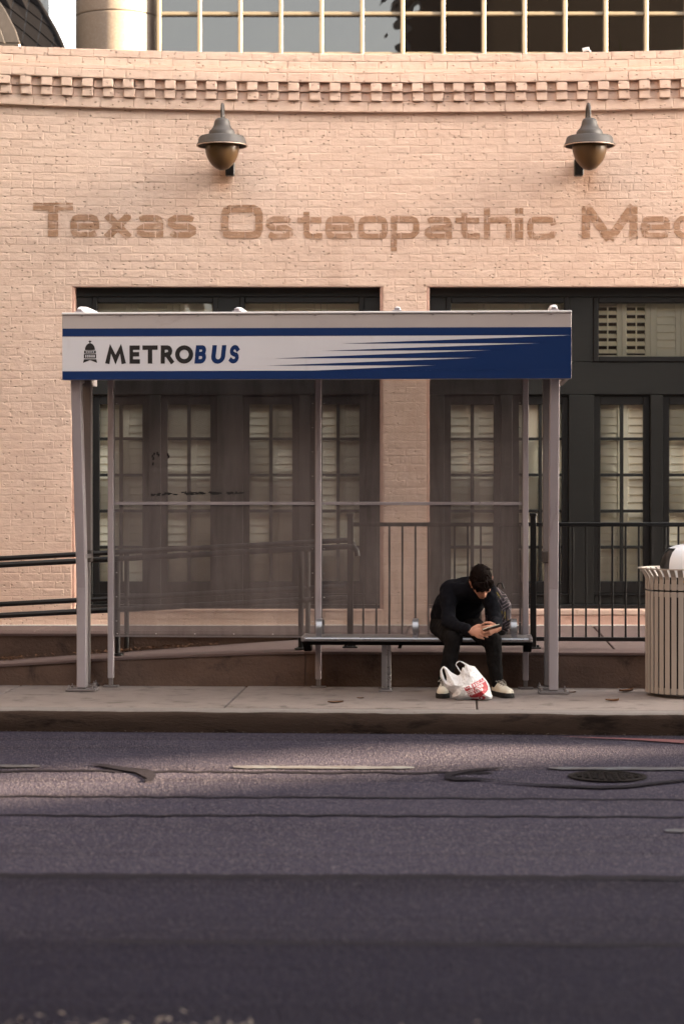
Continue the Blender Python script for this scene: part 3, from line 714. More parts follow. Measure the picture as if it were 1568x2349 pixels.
def transom(t0, t1, panels, single):
    f = MB(); y0, y1 = YF-.012, YF+.07
    f.box(fx(t0), fx(t0+12), y0, y1, fz(830), fz(681)).box(fx(t1-12), fx(t1), y0, y1, fz(830), fz(681)).box(fx(t0+12), fx(t1-12), y0, y1, fz(695), fz(681)).box(fx(t0+12), fx(t1-12), y0, y1, fz(830), fz(818))
    w = part('window', f, M['brownblack'], bld, bevel=.006)
    part('pane', MB().add([(fx(t0+12),YF+.04,fz(818)),(fx(t1-12),YF+.04,fz(818)),(fx(t1-12),YF+.041,fz(695)),(fx(t0+12),YF+.04,fz(695))], [(0,1,2,3)]), M['glass'], w)
    for p0, p1, st, op in panels: shutter(p0, p1, 684, 828, st, single, op, .10)
def bay(x0, x1, doors, trans, skip_trim=None):
    """doors: (glass left, glass right, single slats, double stile)"""
    e0, e1 = x0, x1
    board('header_board', e0, e1, 652, 681, -.01)
    board('rail_board', e0, e1, 830.5, 905, 0, .10)
    ed = [e0] + [v for t in trans for v in (t[0], t[1])] + [e1]
    for a, b in zip(ed[::2], ed[1::2]): board('mullion_post', a, b, 681.5, 830, 0, .10)
    ed = [e0] + [v for d in doors for v in (d[0]-15.5, d[1]+15.5)] + [e1]
    for a, b in zip(ed[::2], ed[1::2]): board('pilaster', a, b, 905.5, 1386, 0, .10)
    for d in doors:
        board('threshold', d[0]-15, d[1]+15, 1366, 1386, .02, .10); board('lower_rail', d[0]-15, d[1]+15, 1362.5, 1365.5, -.004, .09, 'brownblack', .002)
        board('door_head', d[0]-15, d[1]+15, 905.5, 908.5, .03, .09)
    board('sill', e0, e1, 1386.5, 1397, -.05, .12, 'brownblack')
    for d in doors: glazed_door(*d)
    for t in trans: transom(*t)
bay(158, 886, [(228,326,True,False),(384,482,False,False),(572,670,False,False),(726,824,False,False)],
    [(212,500,[(214,300,(6,14),False),(300.6,395,(14,14),False),(395.6,498,(14,6),False)],False), (550,835,[(552,640,(6,14),False),(640.6,735,(14,14),False),(735.6,833,(14,6),False)],False)])
bay(972, 1700, [(1034,1132,False,False),(1190,1288,True,True),(1377,1475,True,False),(1535,1633,True,False)],
    [(1022,1305,[(1024,1110,(6,14),False),(1110.6,1205,(14,14),False),(1205.6,1303,(14,6),False)],False),
     (1360,1645,[(1362,1428,(11,11),True),(1428.5,1493,(11,11),True),(1493.5,1564,(15,12),False),(1564.6,1643,(13,6),False)],True)])
part('room_lining', MB().box(LB[0]+.03, RB[1]-.03, YF+.62, YF+.66, ZP, ZT+.1), M['room'], bld)
part('roof', MB().box(-9, 9, yb1+.01, 25.4, 5.0, 5.2), M['opp'], bld)
part('room_floor', MB().box(-4.4, 7, yb1+.01, YF+.6, .3, ZP-.02), M['room'], bld)

# ================================================================== BUILDINGS BEHIND THE PARAPET
off = thing('glass_office_building', 'modern office block with gold-lit window grid and granite pier above the brick parapet', 'building', (1, 26, 0), False)
d2 = 26.0; ox = lambda px: X(px, d2); oz = lambda py: Z(py, d2)
xs = [ox(365 + 92.9*i) for i in range(15)]; PW = .0235; zr = [oz(32) + .487*k for k in range(-3, 4)]
part('block', MB().box(ox(340), ox(1700), 26.5, 38, 0, 9), M['room'], off)
for x in xs: part('mullion', MB().box(x-PW, x+PW, d2-.05, d2+.10, zr[0], zr[-1]), M['mullion'], off, bevel=.006)
for z in zr:
    for a, b in zip(xs, xs[1:]): part('transom_bar', MB().box(a+PW+.001, b-PW-.001, d2-.035, d2+.09, z-.020, z+.020), M['mullion'], off, bevel=.006)
for i, (a, b) in enumerate(zip(xs, xs[1:])):
    for z0, z1 in zip(zr, zr[1:]):
        j = [random.uniform(-.0014, .0014) for _ in range(4)]
        part('pane', MB().add([(a+PW,d2+.03+j[0],z0+.02),(b-PW,d2+.03+j[1],z0+.02),(b-PW,d2+.03+j[2],z1-.02),(a+PW,d2+.03+j[3],z1-.02)], [(0,1,2,3)]), M['tint'], off)
cr = (ox(360)-ox(167))/2; cc = ((ox(360)+ox(167))/2, d2+.30)
for z0, z1 in ((0, oz(31)-.004), (oz(31)+.004, 9)):
    part('pier_drum', MB().lathe((cc[0], cc[1], 0), [(cr*.985, z0), (cr, z0+.012), (cr, z1-.012), (cr*.985, z1)], 64), M['granite'], off, smooth=30)
part('pier_core', MB().box(cc[0]-cr*.9, ox(364), cc[1], 27, 0, 9), M['granite'], off)
# slate turret at the left
tur = thing('slate_turret', 'dark slate mansard roof with diamond shingles at the top left corner', 'roof', (X(40, 24), 24, 5), False)
d3 = 23.6
edge = [(146,118),(136,92),(124,68),(110,44),(96,20),(84,0),(66,-40),(56,-70)]
def roof_pt(s, t, out=0):
    """s: 0 right edge .. 1 left edge, t: 0 bottom .. 1 top; the roof leans back and curves in"""
    n = len(edge)-1; q = t*n; i = min(n-1, int(q)); f = q-i
    ex = edge[i][0]*(1-f)+edge[i+1][0]*f; ey = edge[i][1]*(1-f)+edge[i+1][1]*f
    px = ex*(1-s) + (ex-230)*s; y = d3 + 1.5*t + .1*(1-s)
    p = B(px, ey, y); return Vector((p.x, p.y - out, p.z + out*.3))
mb = MB(); n1, n2 = 12, 14
for j in range(n2+1):
    for i in range(n1+1): mb.v.append(roof_pt(i/n1, j/n2))
for j in range(n2):
    for i in range(n1): a = j*(n1+1)+i; mb.f.append([a, a+1, a+n1+2, a+n1+1]); mb.m.append(0)
part('roof_deck', mb, M['black'], tur, smooth=60)
w, hh = .155, .30                                           # diamonds in (s, t)
for r in range(-1, 8):
    for c in range(-1, 8):
        s0 = c*w + (w/2 if r % 2 else 0); t0 = r*hh/2 - .05
        q = clip_rect([(s0, t0), (s0+w/2-.006, t0+hh/2), (s0, t0+hh-.012), (s0-w/2+.006, t0+hh/2)], .012, 1, 0, 1)
        if len(q) < 3: continue
        n = len(q); m = MB(); m.add([roof_pt(a, b, .026 - .014*(b-t0)/hh) for a, b in q] + [roof_pt(a, b, .002) for a, b in q], [tuple(range(n))] + [(i, n+i, n+(i+1) % n, (i+1) % n) for i in range(n)])
        part('shingle', m, M['slate'], tur)
part('verge', MB().tube([roof_pt(0, t/10, .0) for t in range(11)], .035, 8), M['slate'], tur, smooth=60)
fl = MB(); path = [B(px, py, d3-.35+i*.06) for i, (px, py) in enumerate([(62,122),(30,100),(20,70),(8,46),(-6,20),(-26,-8),(-50,-40)])]
fl.strip(path[1:], .16, .03, (1,0,0)).strip([p+Vector((-.13,-.05,-.02)) for p in path[1:]], .12, .06, (1,0,0))
fl.box(path[1].x-.16, path[1].x+.09, path[1].y-.1, path[1].y+.05, path[1].z-.12, path[1].z-.02)
part('hip_flashing', fl, M['flash'], tur, bevel=.008)
part('turret_body', MB().box(X(-260, 25), X(60, 25), 25.2, 27, 3, 7.8), M['black'], tur)
mb = MB().obox((X(1343, 19.96), 19.97, Z(119, 19.96)+.025), (.03,0,.006), (0,.02,.002), (-.004,0,.016)); mb.obox((X(1349,19.96), 19.95, Z(119,19.96)+.012), (.022,0,-.012), (0,.012,0), (.004,0,.004))
solo('plastic_scrap', mb, M['plastic'], (X(1343, 19.96), 19.97, Z(119, 19.96)), False, 'crumpled pale plastic scrap lying on the brick parapet at upper right', 'scrap', bevel=.004)

# ================================================================== ACROSS THE STREET (seen in the glass, or unseen and added for shade)
t = thing('opposite_tower', 'tall brown building mirrored as the dark half of the upper office windows', 'building', (14, -2, 0), False)
part('wall', MB().box(1.75, 28, -14, -2.5, -.4, 13.7).box(1.78, 9.8, -13.9, -2.53, 13.7, 17.5), M['opp'], t)
for i in range(8):
    for j in range(3): part('window', MB().box(3+3*i, 4.6+3*i, -2.52, -2.44, 2.6+3.6*j, 4.8+3.6*j), M['phone'], t)
t = thing('opposite_low_building', 'low brown building mirrored in the left shopfront glass', 'building', (-14, -2, 0), False)
part('wall', MB().box(-30, -3.75, -14, -3, -.4, 12.5), M['opp'], t)
t = thing('opposite_shed', 'narrow brown building between the gaps mirrored in shopfront glass', 'building', (-.5, -3, 0), False)
part('wall', MB().box(-2.5, 1.6, -14, -3, -.4, 11), M['opp'], t)
t = thing('added_canopy', 'dark pavement canopy across the street that shades the near lane', 'canopy', (0, 2, 3.8), False)  # added out of view to darken the near lane
part('canopy_roof', MB().box(-14, 14, -2.4, 5.2, 3.85, 4.1), M['opp'], t)
for i in range(6): part('post', MB().box(-13.5+5.4*i, -13.4+5.4*i, 5.0, 5.1, -.03, 3.85), M['opp'], t)
M['leafgreen'] = pm('tree_leaves', (.075, .10, .03), .6, var=.4, scale=3); M['bark'] = pm('tree_bark', (.10, .07, .05), .9, var=.3, scale=20)
def added_shade_tree(bx, by, x, y, zc, rad, label, seed, edge=99):  # trees added out of view, crowns placed to dim the sides
    rnd = random.Random(seed); t = thing('added_shade_tree', label, 'tree', (bx, by, 0), False, 'street trees arching over the road')
    tk = MB().tube([(bx, by, -.1), (bx, by, 1.6), (bx*.94+x*.06, by*.94+y*.06, 3), (bx*.6+x*.4, by*.6+y*.4, 4.6), (x, y, zc)], [.2, .17, .14, .11, .05], 10)
    tips = []
    for i in range(9):
        a = rnd.uniform(0, 6.28); e = Vector((x + rad[0]*.6*math.cos(a), y + rad[1]*.6*math.sin(a), zc + rnd.uniform(-.4, .6)*rad[2])); a_ = Vector((bx*.6+x*.4, by*.6+y*.4, 4.6)); tk.tube([a_, a_*.5 + e*.5 + Vector((0,0,.4)), e], [.07, .05, .015], 6); tips.append(e)
    part('trunk', tk, M['bark'], t, smooth=60); cr = MB()
    cl = [Vector((x + rad[0]*rnd.gauss(0, .42), y + rad[1]*rnd.gauss(0, .42), zc + rad[2]*rnd.gauss(0, .42))) for _ in range(130)]
    for c in cl:
        for _ in range(75):
            p = c + Vector((rnd.gauss(0, .38), rnd.gauss(0, .38), rnd.gauss(0, .30)))
            if p.z < zc - rad[2] or p.x > edge: continue
            a = Vector((rnd.uniform(-1,1), rnd.uniform(-1,1), rnd.uniform(-.6,.6))).normalized(); b = a.cross(Vector((rnd.uniform(-1,1), rnd.uniform(-1,1), 1))).normalized(); L = rnd.uniform(.09, .17)
            cr.add([p-a*L, p-b*L*.45, p+a*L, p+b*L*.45], [(0,1,2,3)])
    part('crown', cr, M['leafgreen'], t)
added_shade_tree(-7.6, 15.6, -4.8, 17.5, 5.2, (1.3, 2.2, 4.2), 'leafy street tree over the pavement beyond the left edge, shading the lower left wall', 3, -3.3)
added_shade_tree(9.2, 13.9, 7.0, 13.6, 6.2, (2.4, 3.2, 3.0), 'leafy street tree over the pavement beyond the right edge, past the litter bin', 8)
t = thing('left_shade_block', 'tall brown building closing the street far beyond the left edge, shading the left wall', 'building', (-15, 6, 0), False)  # added out of view to cut the light from the left
part('wall', MB().box(-24, -13, -8, 24, -.4, 24), M['opp'], t)
# added unseen wall blocks the sun; its slit is shaped for the road streak
XE = 45.0
def trace(p): k = (XE - p.x)/SDIR.x; return p + SDIR*k
a = trace(Vector((-4.4, 11.05, -.15))); b = trace(Vector((1.5, 14.45, -.15)))
t = thing('sun_blocker_wall', 'brown building closing the street whose shade covers the brick wall', 'building', (XE, 8, 0), False)
dirv = (b-a); SL = .42; mb = MB()
zl, zh = 20.0, -.4
lo, hi = sorted((a, b), key=lambda p: p.y)
def sl(y): return lo.z + (hi.z-lo.z)*(y-lo.y)/(hi.y-lo.y)
mb.add([(XE,-9,-.4),(XE,15.6,-.4),(XE,15.6,20.8),(XE,-9,20.8),(XE,lo.y,sl(lo.y)-SL/2),(XE,hi.y,sl(hi.y)-SL/2),(XE,hi.y,sl(hi.y)+SL/2),(XE,lo.y,sl(lo.y)+SL/2)],
       [(0,1,5,4),(1,2,6,5),(2,3,7,6),(3,0,4,7)])
part('wall', mb, M['opp'], t)
#@@PART3@@
# ================================================================== WALL LAMPS
DL = 19.6; sL = DL/F_PX
def wall_lamp(px, label, off=0):
    c = B(px, 331, DL); root = thing('wall_lamp', label, 'lamp', c, False, 'barn lamps on the brick wall')
    zc = lambda py: Z(py, DL)
    prof = [(10,271),(15,274),(17.5,279),(19,287),(22,294),(28,299.5),(30,303),(31,310),(34,312.5),(50,313.5),(53,317),(55,326),(58.5,332.5),(58,334)]
    inner = [(55,333),(46,322),(34,318),(10,316)]
    part('lamp_shade', MB().lathe((c.x, c.y, 0), [(r*sL, zc(y)) for r, y in prof] + [(r*sL, zc(y)) for r, y in inner], 48), M['lampgrey'], root, smooth=40)
    part('shade_rim', MB().lathe((c.x, c.y, 0), [(58.6*sL, zc(333.8)), (58.9*sL, zc(335)), (57.2*sL, zc(336)), (55*sL, zc(334.6)), (58.6*sL, zc(333.8))], 48, cap=False), M['lamprim'], root, smooth=60)
    part('globe', MB().lathe((c.x, c.y, 0), [(36*sL, zc(326)), (39*sL, zc(334)), (39.5*sL, zc(341)), (38*sL, zc(350)), (35*sL, zc(360)), (30*sL, zc(370)), (23*sL, zc(379)), (15*sL, zc(386)), (6*sL, zc(390)), (.5*sL, zc(390.6))], 40), M['amber'], root, smooth=80)
    yw = D - .002
    path = [(c.x, c.y, zc(276)), (c.x, c.y, zc(258))] + [(c.x, c.y + .11 - .11*math.cos(a), zc(256) + .085*math.sin(a)) for a in [math.pi*i/10 for i in range(1, 10)]] + [(c.x, c.y+.22, zc(258)), (c.x, c.y+.235, zc(300)), (c.x, c.y+.26, zc(345)), (c.x+off*.6, yw-.08, zc(372))]
    part('gooseneck_arm', MB().tube(path, .0145, 12), M['lampgrey'], root, smooth=60)
    part('wall_box', MB().box(c.x+off-.042, c.x+off+.042, yw-.10, yw-.008, zc(391), zc(352)), M['black'], root, bevel=.008)
wall_lamp(509.5, 'grey metal barn lamp with amber globe above the letters Texas and Os', .055)
wall_lamp(1351, 'grey metal barn lamp with amber globe above the letters Med, nearer the right edge', -.06)

# ================================================================== FENCE AND HANDRAILS
VF = .82
fen = thing('picket_fence', 'black metal picket fence along the upper walkway behind the bench', 'fence', (1.5, VF, ZW))
zt, zb = S(1222, 1203, VF).z, S(1222, 1465.5, VF).z
for px in (803, 1222, 1646):
    u = SU(px, VF); m = MB().box(u-.024, u+.024, VF-.024, VF+.024, ZW, S(px, 1180, VF).z).box(u-.03, u+.03, VF-.03, VF+.03, S(px, 1184, VF).z, S(px, 1177, VF).z)
    p = part('post', m, M['black'], fen, bevel=.004)
    part('base_plate', MB().box(u-.06, u+.06, VF-.06, VF+.06, ZW, ZW+.012).box(u-.045, u-.025, VF-.05, VF-.03, ZW+.012, ZW+.03).box(u+.025, u+.045, VF-.05, VF-.03, ZW+.012, ZW+.03), M['black'], p, bevel=.003)
us = [SU(803, VF), SU(1222, VF), SU(1646, VF)]
pick = mesh_of('picket', MB().box(-.0078, .0078, -.0078, .0078, 0, zt-zb), M['black'], bevel=.0015)
for a, b in zip(us, us[1:]):
    part('top_rail', MB().box(a+.025, b-.025, VF-.019, VF+.019, zt-.016, zt+.016), M['black'], fen, bevel=.003)
    part('bottom_rail', MB().box(a+.025, b-.025, VF-.019, VF+.019, zb-.016, zb+.016), M['black'], fen, bevel=.003)
    n = 14
    for i in range(1, n): inst('picket', pick, fen, (a+(b-a)*i/n, VF, zb))
def handrail(label, v, posts, x_end, dz=0):
    root = thing('handrail', label, 'handrail', (-1.5, v, .2), group='ramp handrails')
    ua, ub = -5.5, x_end; rail = lambda u, k: (.952 if k else .548) + dz + .0545*(u - SU(0, v))
    for k in (1, 0):
        n = 14; pts = [(ua+(ub-ua)*i/n, v, rail(ua+(ub-ua)*i/n, k)) for i in range(n+1)]
        if k: pts += [(ub+.05, v, rail(ub, 1)-.006), (ub+.075, v, rail(ub, 1)-.03), (ub+.08, v, rail(ub,1)-.075)]
        part('top_rail' if k else 'lower_rail', MB().tube(pts, .0225, 12), M['black'], root, smooth=60)
    for px, zf in posts:
        u = SU(px, v); part('post', MB().tube([(u, v, zf), (u, v, rail(u, 1)-.02)], .022, 12).lathe((u, v, zf), [(.05, 0), (.05, .012), (.03, .02)], 14), M['black'], root, smooth=50)
    return root
handrail('black double pipe handrail on the front kerb of the ramp, in front of the other', .58, [(-120, .15), (270, .235), (690, ZW)], SU(796, .58))
handrail('black double pipe handrail at the back of the ramp, nearer the brick wall', 2.40, [(-160, .0), (291, .10), (706, .25)], SU(790, 2.4), -.012)

# ================================================================== BUS SHELTER
sh = thing('bus_shelter', 'grey metal bus shelter with blue and white lettered fascia and perforated back panels', 'bus shelter', (-.2, 0, 0))
VFa, VR = -.35, .40
fpos = lambda px, py: S(px, py, VFa)
uL, uR = SU(143, VFa), SU(1310, VFa)
zf = lambda py: S(727, py, VFa).z
mb = MB().box(uL, uR, VFa, VFa+.07, zf(870), zf(720))
fas = part('fascia', mb, M['fgrey'], sh, bevel=.006, seg=2)
part('top_trim', MB().box(uL-.002, uR+.002, VFa-.012, VFa+.10, zf(720)+.001, zf(714.5)), M['trimw'], sh, bevel=.006, seg=2)
for i in range(13):
    u = uL + .15 + (uR-uL-.3)*i/12; part('rivet', MB().lathe((u, VFa-.002, zf(722.5)), [(.008, -.004), (.008, .004)], 8), M['alud'], sh)
W2 = Matrix.Identity(4)
def fprint(name, polys, mat, out, parent=fas):
    mb = MB(); e = 0
    for q in polys:
        pts = [(SU(x, VFa), VFa-out-e, zf(y)) for x, y in q]; mb.add(pts, [tuple(range(len(pts)))]); e = (e + .00006) % .0006
    return part(name, mb, mat, parent)
fprint('white_field', [[(143.6,771),(1309.5,771),(1309.5,850),(143.6,850)]], M['fwhite'], .0012)
fprint('blue_stripe', [[(143.6,751.5),(1309.5,752.5),(1309.5,771),(143.6,769.5)]], M['blue'], .0016)
fprint('blue_stripe', [[(143.6,850),(1309.5,850),(1309.5,869.5),(143.6,869.5)]], M['blue'], .0016)
Wt = [(1293,771.8),(1237,789),(1128,804.5),(1092,822),(1000,838.8)]; Bt = [(783,788.5),(738,805),(626,822),(610,838.5)]
fl_ = [[Bt[i], Wt[i+1], Wt[i]] for i in range(4)]
fl_ += [[Wt[0], Wt[1], (1309.5,789), (1309.5,771)], [Wt[1], Wt[2], (1309.5,804.5), (1309.5,789)], [Wt[2], Wt[3], (1309.5,822), (1309.5,804.5)], [Wt[3], Wt[4], (1309.5,838.8), (1309.5,822)], [Wt[4], (720,850), (1309.5,850), (1309.5,838.8)]]
fprint('blue_flash', fl_, M['blue'], .0022)
def cap_print(name, txt, px, py_base, h, w, gap, mat, shear=0, sx=1):
    q, xe = caps_text(txt, 0, h, w, gap, shear)
    return fprint(name, [[(px + a*sx, py_base - b) for a, b in quad] for quad in q], mat, .003), px + xe*sx
def logo_letter(ch, x0, x1, w, mat, shear=0):
    q, xe = caps_text(ch, 0, 42, w, 0, 0); k = (x1-x0-shear*42)/xe
    fprint('logo_letter', [[(x0 + a*k + shear*b, 833 - b) for a, b in quad] for quad in q], mat, .003)
for ch, x0, x1 in (('M',242.5,288.5),('E',297.5,321.5),('T',327,362),('R',369,398.5),('O',402,443.5)): logo_letter(ch, x0, x1, 10.2, M['logoblack'])
for ch, x0, x1 in (('B',445.5,476),('U',483,519.5),('S',523,551)): logo_letter(ch, x0, x1, 10.0, M['blue'], .11)
ico = [[(205.8,779),(208,779),(208,786),(205.8,786)], [(203,780.5),(211,780.5),(209,783.5),(205,783.5)]]
dome = [(207 + 11.5*math.cos(R(a)), 801 - 15.5*math.sin(R(a))) for a in range(0, 181, 12)]; ico.append(dome)
ico += [[(193.5,802.5),(220.5,802.5),(220.5,809),(193.5,809)], [(193,810.5),(221,810.5),(221,820.5),(193,820.5)], [(191,831),(191,822.5),(223.5,822.5),(223.5,831),(216,827.5),(216,822.6),(198.5,822.6),(198.5,827.5)]]
ico[-1] = [(191,831),(193,822.5),(221.5,822.5),(223.5,831),(207.2,824)]
fprint('capitol_emblem', ico, M['logoblack'], .003)
fprint('capitol_emblem', [[(x,804.3),(x+2.2,804.3),(x+2.2,807.2),(x,807.2)] for x in (197.5,202,206.2,210.3,214.5)] + [[(x,812.5),(x+2.4,812.5),(x+2.4,818.5),(x,818.5)] for x in (196.5,201.3,206,210.7,215.3)], M['fwhite'], .0042)
# roof
VB = .95; zr0 = zf(720)
mb = MB(); n = 8
for i in range(n+1):
    v = VFa+.08 + (VB-VFa-.08)*i/n; h = zr0-.02 + .05*math.sin(math.pi*.5*i/n)
    mb.v += [Vector((uL+.02, v, h)), Vector((uR-.02, v, h)), Vector((uR-.02, v, h-.02)), Vector((uL+.02, v, h-.02))]
for i in range(n):
    for k in range(4): mb.f.append([i*4+k, i*4+(k+1)%4, i*4+4+(k+1)%4, i*4+4+k]); mb.m.append(0)
mb.f += [[0,1,2,3], [n*4+3,n*4+2,n*4+1,n*4]]; mb.m += [0, 0]
part('roof', mb, M['alud'], sh)
for u in (uL+.005, uR-.045): part('side_fascia', MB().box(u, u+.04, VFa+.072, VB, zf(868), zr0-.03), M['fgrey'], sh, bevel=.004)
part('rear_beam', MB().box(uL+.05, uR-.05, VB-.06, VB, zr0-.12, zr0-.01), M['alud'], sh, bevel=.004)
for px in (182, 543, 910, 1270):
    u = SU(px, VFa); pts = [(u, VFa+.02, zr0+.022), (u, VFa+.06, zr0+.040), (u, VFa+.3, zr0+.058), (u, VB-.1, zr0+.062), (u, VB, zr0+.03)]
    rb = part('roof_beam', MB().tube(pts, .027 if px in (182, 1270) else .018, 12), M['trimw'], sh, smooth=60)
    part('beam_clip', MB().box(u-.035, u+.035, VFa-.006, VFa+.05, zr0+.016, zr0+.026).box(u-.02, u+.02, VFa+.0, VFa+.03, zr0+.026, zr0+.045), M['alu'], rb, bevel=.003)
# posts
def bolts(mb, u, v, w, z):
    for a in (-1, 1):
        for b in (-1, 1): mb.lathe((u+a*w, v+b*w*.8, z), [(.013, 0), (.013, .014), (.006, .014), (.006, .03)], 6)
for px, sg in ((186.5, -1), (1268.5, 1)):
    u = SU(px, 0); hw, dp = .036, .10; zk = .80; ztp = zf(868) + .05
    mb = MB(); pr = [(0, .03), (0, zk), (-.012, zk+.06), (VFa+.085, ztp)]
    for i, (v, z) in enumerate(pr):
        o = sg*(.0 if i < 2 else .0); d_ = dp if i < 2 else dp + .02
        mb.v += [Vector((u-hw+o, v, z)), Vector((u+hw+o, v, z)), Vector((u+hw+o, v+d_, z)), Vector((u-hw+o, v+d_, z))]
    for i in range(3):
        for k in range(4): mb.f.append([i*4+k, i*4+(k+1)%4, i*4+4+(k+1)%4, i*4+4+k]); mb.m.append(0)
    mb.f += [[3,2,1,0], [12,13,14,15]]; mb.m += [0, 0]
    po = part('front_post', mb, M['alu'], sh, bevel=.007, seg=2)
    b = MB().box(u-.115, u+.115, -.04, .14, .004, .022).box(u-hw+.006, u+hw-.006, .008, dp-.008, .022, .06); bolts(b, u, .05, .09, .022); part('base_plate', b, M['alud'], po, bevel=.002)
    u2 = SU(201.5 if sg < 0 else 1252.5, VR)
    po = part('rear_post', MB().box(u2-.018, u2+.018, VR-.02, VR+.04, .03, 1.0).box(u2-.03, u2+.03, VR-.035, VR+.05, 1.06, zr0-.02), M['alud'], sh, bevel=.005)
    part('connector_block', MB().box(u2-.034, u2+.034, VR-.05, VR+.055, .985, 1.08), M['lampgrey'], po, bevel=.006)
    b = MB().box(u2-.07, u2+.07, VR-.06, VR+.09, .004, .018); bolts(b, u2, VR+.01, .055, .018); part('base_plate', b, M['alud'], po, bevel=.002)
    part('side_tie', MB().box(u-.02 if sg > 0 else u+.0, u+.0 if sg > 0 else u+.02, .10, VR-.04, 1.02, 1.05), M['alud'], sh, bevel=.003)
ups = [SU(px, VR) for px in (255, 730, 1204.5)]
for u in ups:
    po = part('rear_post', MB().box(u-.0225, u+.0225, VR-.03, VR+.03, .07, zr0-.03), M['alu'], sh, bevel=.006, seg=2)
    part('sleeve', MB().box(u-.016, u+.016, VR-.02, VR+.02, .0, .07).box(u-.06, u+.06, VR-.045, VR+.045, .003, .014), M['alud'], po, bevel=.003)
zp0, zp1, zm = S(730, 1461, VR).z, zf(862) - .03, S(730, 1155, VR).z
zp1 = zr0 - .06
for a, b in zip(ups, ups[1:]):
    pn = part('back_panel', MB().add([(a+.026,VR,zp0),(b-.026,VR,zp0),(b-.026,VR,zp1),(a+.026,VR,zp1)], [(0,1,2,3)]), M['mesh'], sh)
    fr = MB()
    for u0, u1 in ((a+.024, a+.030), (b-.030, b-.024)): fr.box(u0, u1, VR-.006, VR+.006, zp0, zp1)
    fr.box(a+.03, b-.03, VR-.006, VR+.006, zp0-.006, zp0+.004); part('panel_frame', fr, M['alud'], pn)
    part('mid_rail', MB().box(a+.026, b-.026, VR-.016, VR-.003, zm-.013, zm+.013), M['alu'], pn, bevel=.003)
    rv = MB()
    for i in range(6):
        u = a+.05 + (b-a-.1)*i/5
        for z in (zm-.009, zm+.009, zp0+.02): rv.lathe((u, VR-.016 if z > zp0+.1 else VR-.004, z), [(.0055, -.003), (.0055, .003)], 6)
    for i in range(11):
        for u in (a+.045, b-.045): rv.lathe((u, VR-.004, zp0+.12+.19*i), [(.006, -.003), (.006, .003)], 6)
    part('rivets', rv, M['steel'], pn, kind='stuff')
    if a == ups[0]:
        rnd = random.Random(4); sc_ = MB()
        for i in range(70):
            px = rnd.choice((rnd.uniform(345, 408), rnd.uniform(420, 440), rnd.uniform(440, 470), rnd.uniform(480, 505), rnd.uniform(515, 560)))
            py = 1133 + rnd.gauss(0, 1.6) - (2 if px > 420 else 0); c = S(px, py, VR-.002); w, h = rnd.uniform(.006, .022), rnd.uniform(.003, .009)
            sc_.add([(c.x-w, VR-.0015-i*2e-5, c.z-h), (c.x+w*rnd.uniform(.5,1), VR-.0015-i*2e-5, c.z-h*rnd.uniform(.2,1)), (c.x+w, VR-.0015-i*2e-5, c.z+h*rnd.uniform(.3,1)), (c.x-w*rnd.uniform(.2,1), VR-.0015-i*2e-5, c.z+h)], [(0,1,2,3)])
        for px, py in ((350,1046),(354,1041),(352,1052),(361,1040),(364,1044),(385,1043),(387,1048),(351,1064)):
            c = S(px, py, VR-.002); sc_.add([(c.x-.008, VR-.003, c.z-.012), (c.x+.006, VR-.003, c.z-.010), (c.x+.009, VR-.003, c.z+.012), (c.x-.005, VR-.003, c.z+.010)], [(0,1,2,3)])
        part('marker_scrawl', sc_, M['scrape'], pn, kind='stuff')

# ================================================================== BENCH
be = thing('bench', 'steel bench seat with hoop arm dividers at the right end of the shelter', 'bench', (SU(955, .15), .15, 0))
bL, bR = SU(690, -.02), SU(1221, -.02); zs_ = S(955, 1462.5, -.02).z; VS0, VS1 = -.02, .36
part('seat', MB().box(bL+.03, bR-.02, VS0+.01, VS1, zs_-.030, zs_), M['alud'], be, bevel=.006, seg=2)
part('front_nose', MB().tube([(bL+.03, VS0+.006, zs_-.016), (bR-.02, VS0+.006, zs_-.016)], .0175, 14), M['bench'], be, smooth=60)
part('under_beam', MB().box(bL+.06, bR-.05, VS0+.03, VS0+.10, zs_-.062, zs_-.031).box(bL+.06, bR-.05, VS1-.09, VS1-.03, zs_-.062, zs_-.031), M['iron'], be, bevel=.004)
for u, s in ((bL, 1), (bR, -1)):
    part('end_cap', MB().box(u, u+s*.034, VS0-.012, VS1+.003, zs_-.034, zs_+.003), M['alud'], be, bevel=.007, seg=2)
    part('end_bracket', MB().extrude([(u+s*.002, VS0+.05, zs_-.036), (u+s*.002, VS1, zs_-.036), (u+s*.002, VR-.03, zs_-.13), (u+s*.002, VR-.12, zs_-.13)], (s*.06, 0, 0)), M['iron'], be, bevel=.003)
for px in (731.5, 952, 1178):
    u = SU(px, .02); pts = [(u, .015, zs_-.005), (u, .005, zs_+.05), (u, .02, zs_+.105)] + [(u, .10 - .08*math.cos(R(a)), zs_+.105+.028*math.sin(R(a))) for a in (30, 60, 90)] + [(u, .22, zs_+.125), (u, .29, zs_+.09), (u, .315, zs_+.02), (u, .315, zs_-.003)]
    part('arm', MB().strip(pts, .044, .012), M['bench'], be, smooth=35, bevel=0)
u = SU(886, .16)
lg = part('leg', MB().box(u-.037, u+.006, .10, .14, .02, zs_-.064).box(u+.008, u+.035, .12, .22, .02, zs_-.064), M['bench'], be, bevel=.004)
part('leg_foot', MB().box(u-.055, u+.045, .05, .26, .003, .02), M['alud'], lg, bevel=.004)
part('leg_head', MB().box(u-.045, u+.045, .04, .30, zs_-.064, zs_-.056), M['iron'], lg)

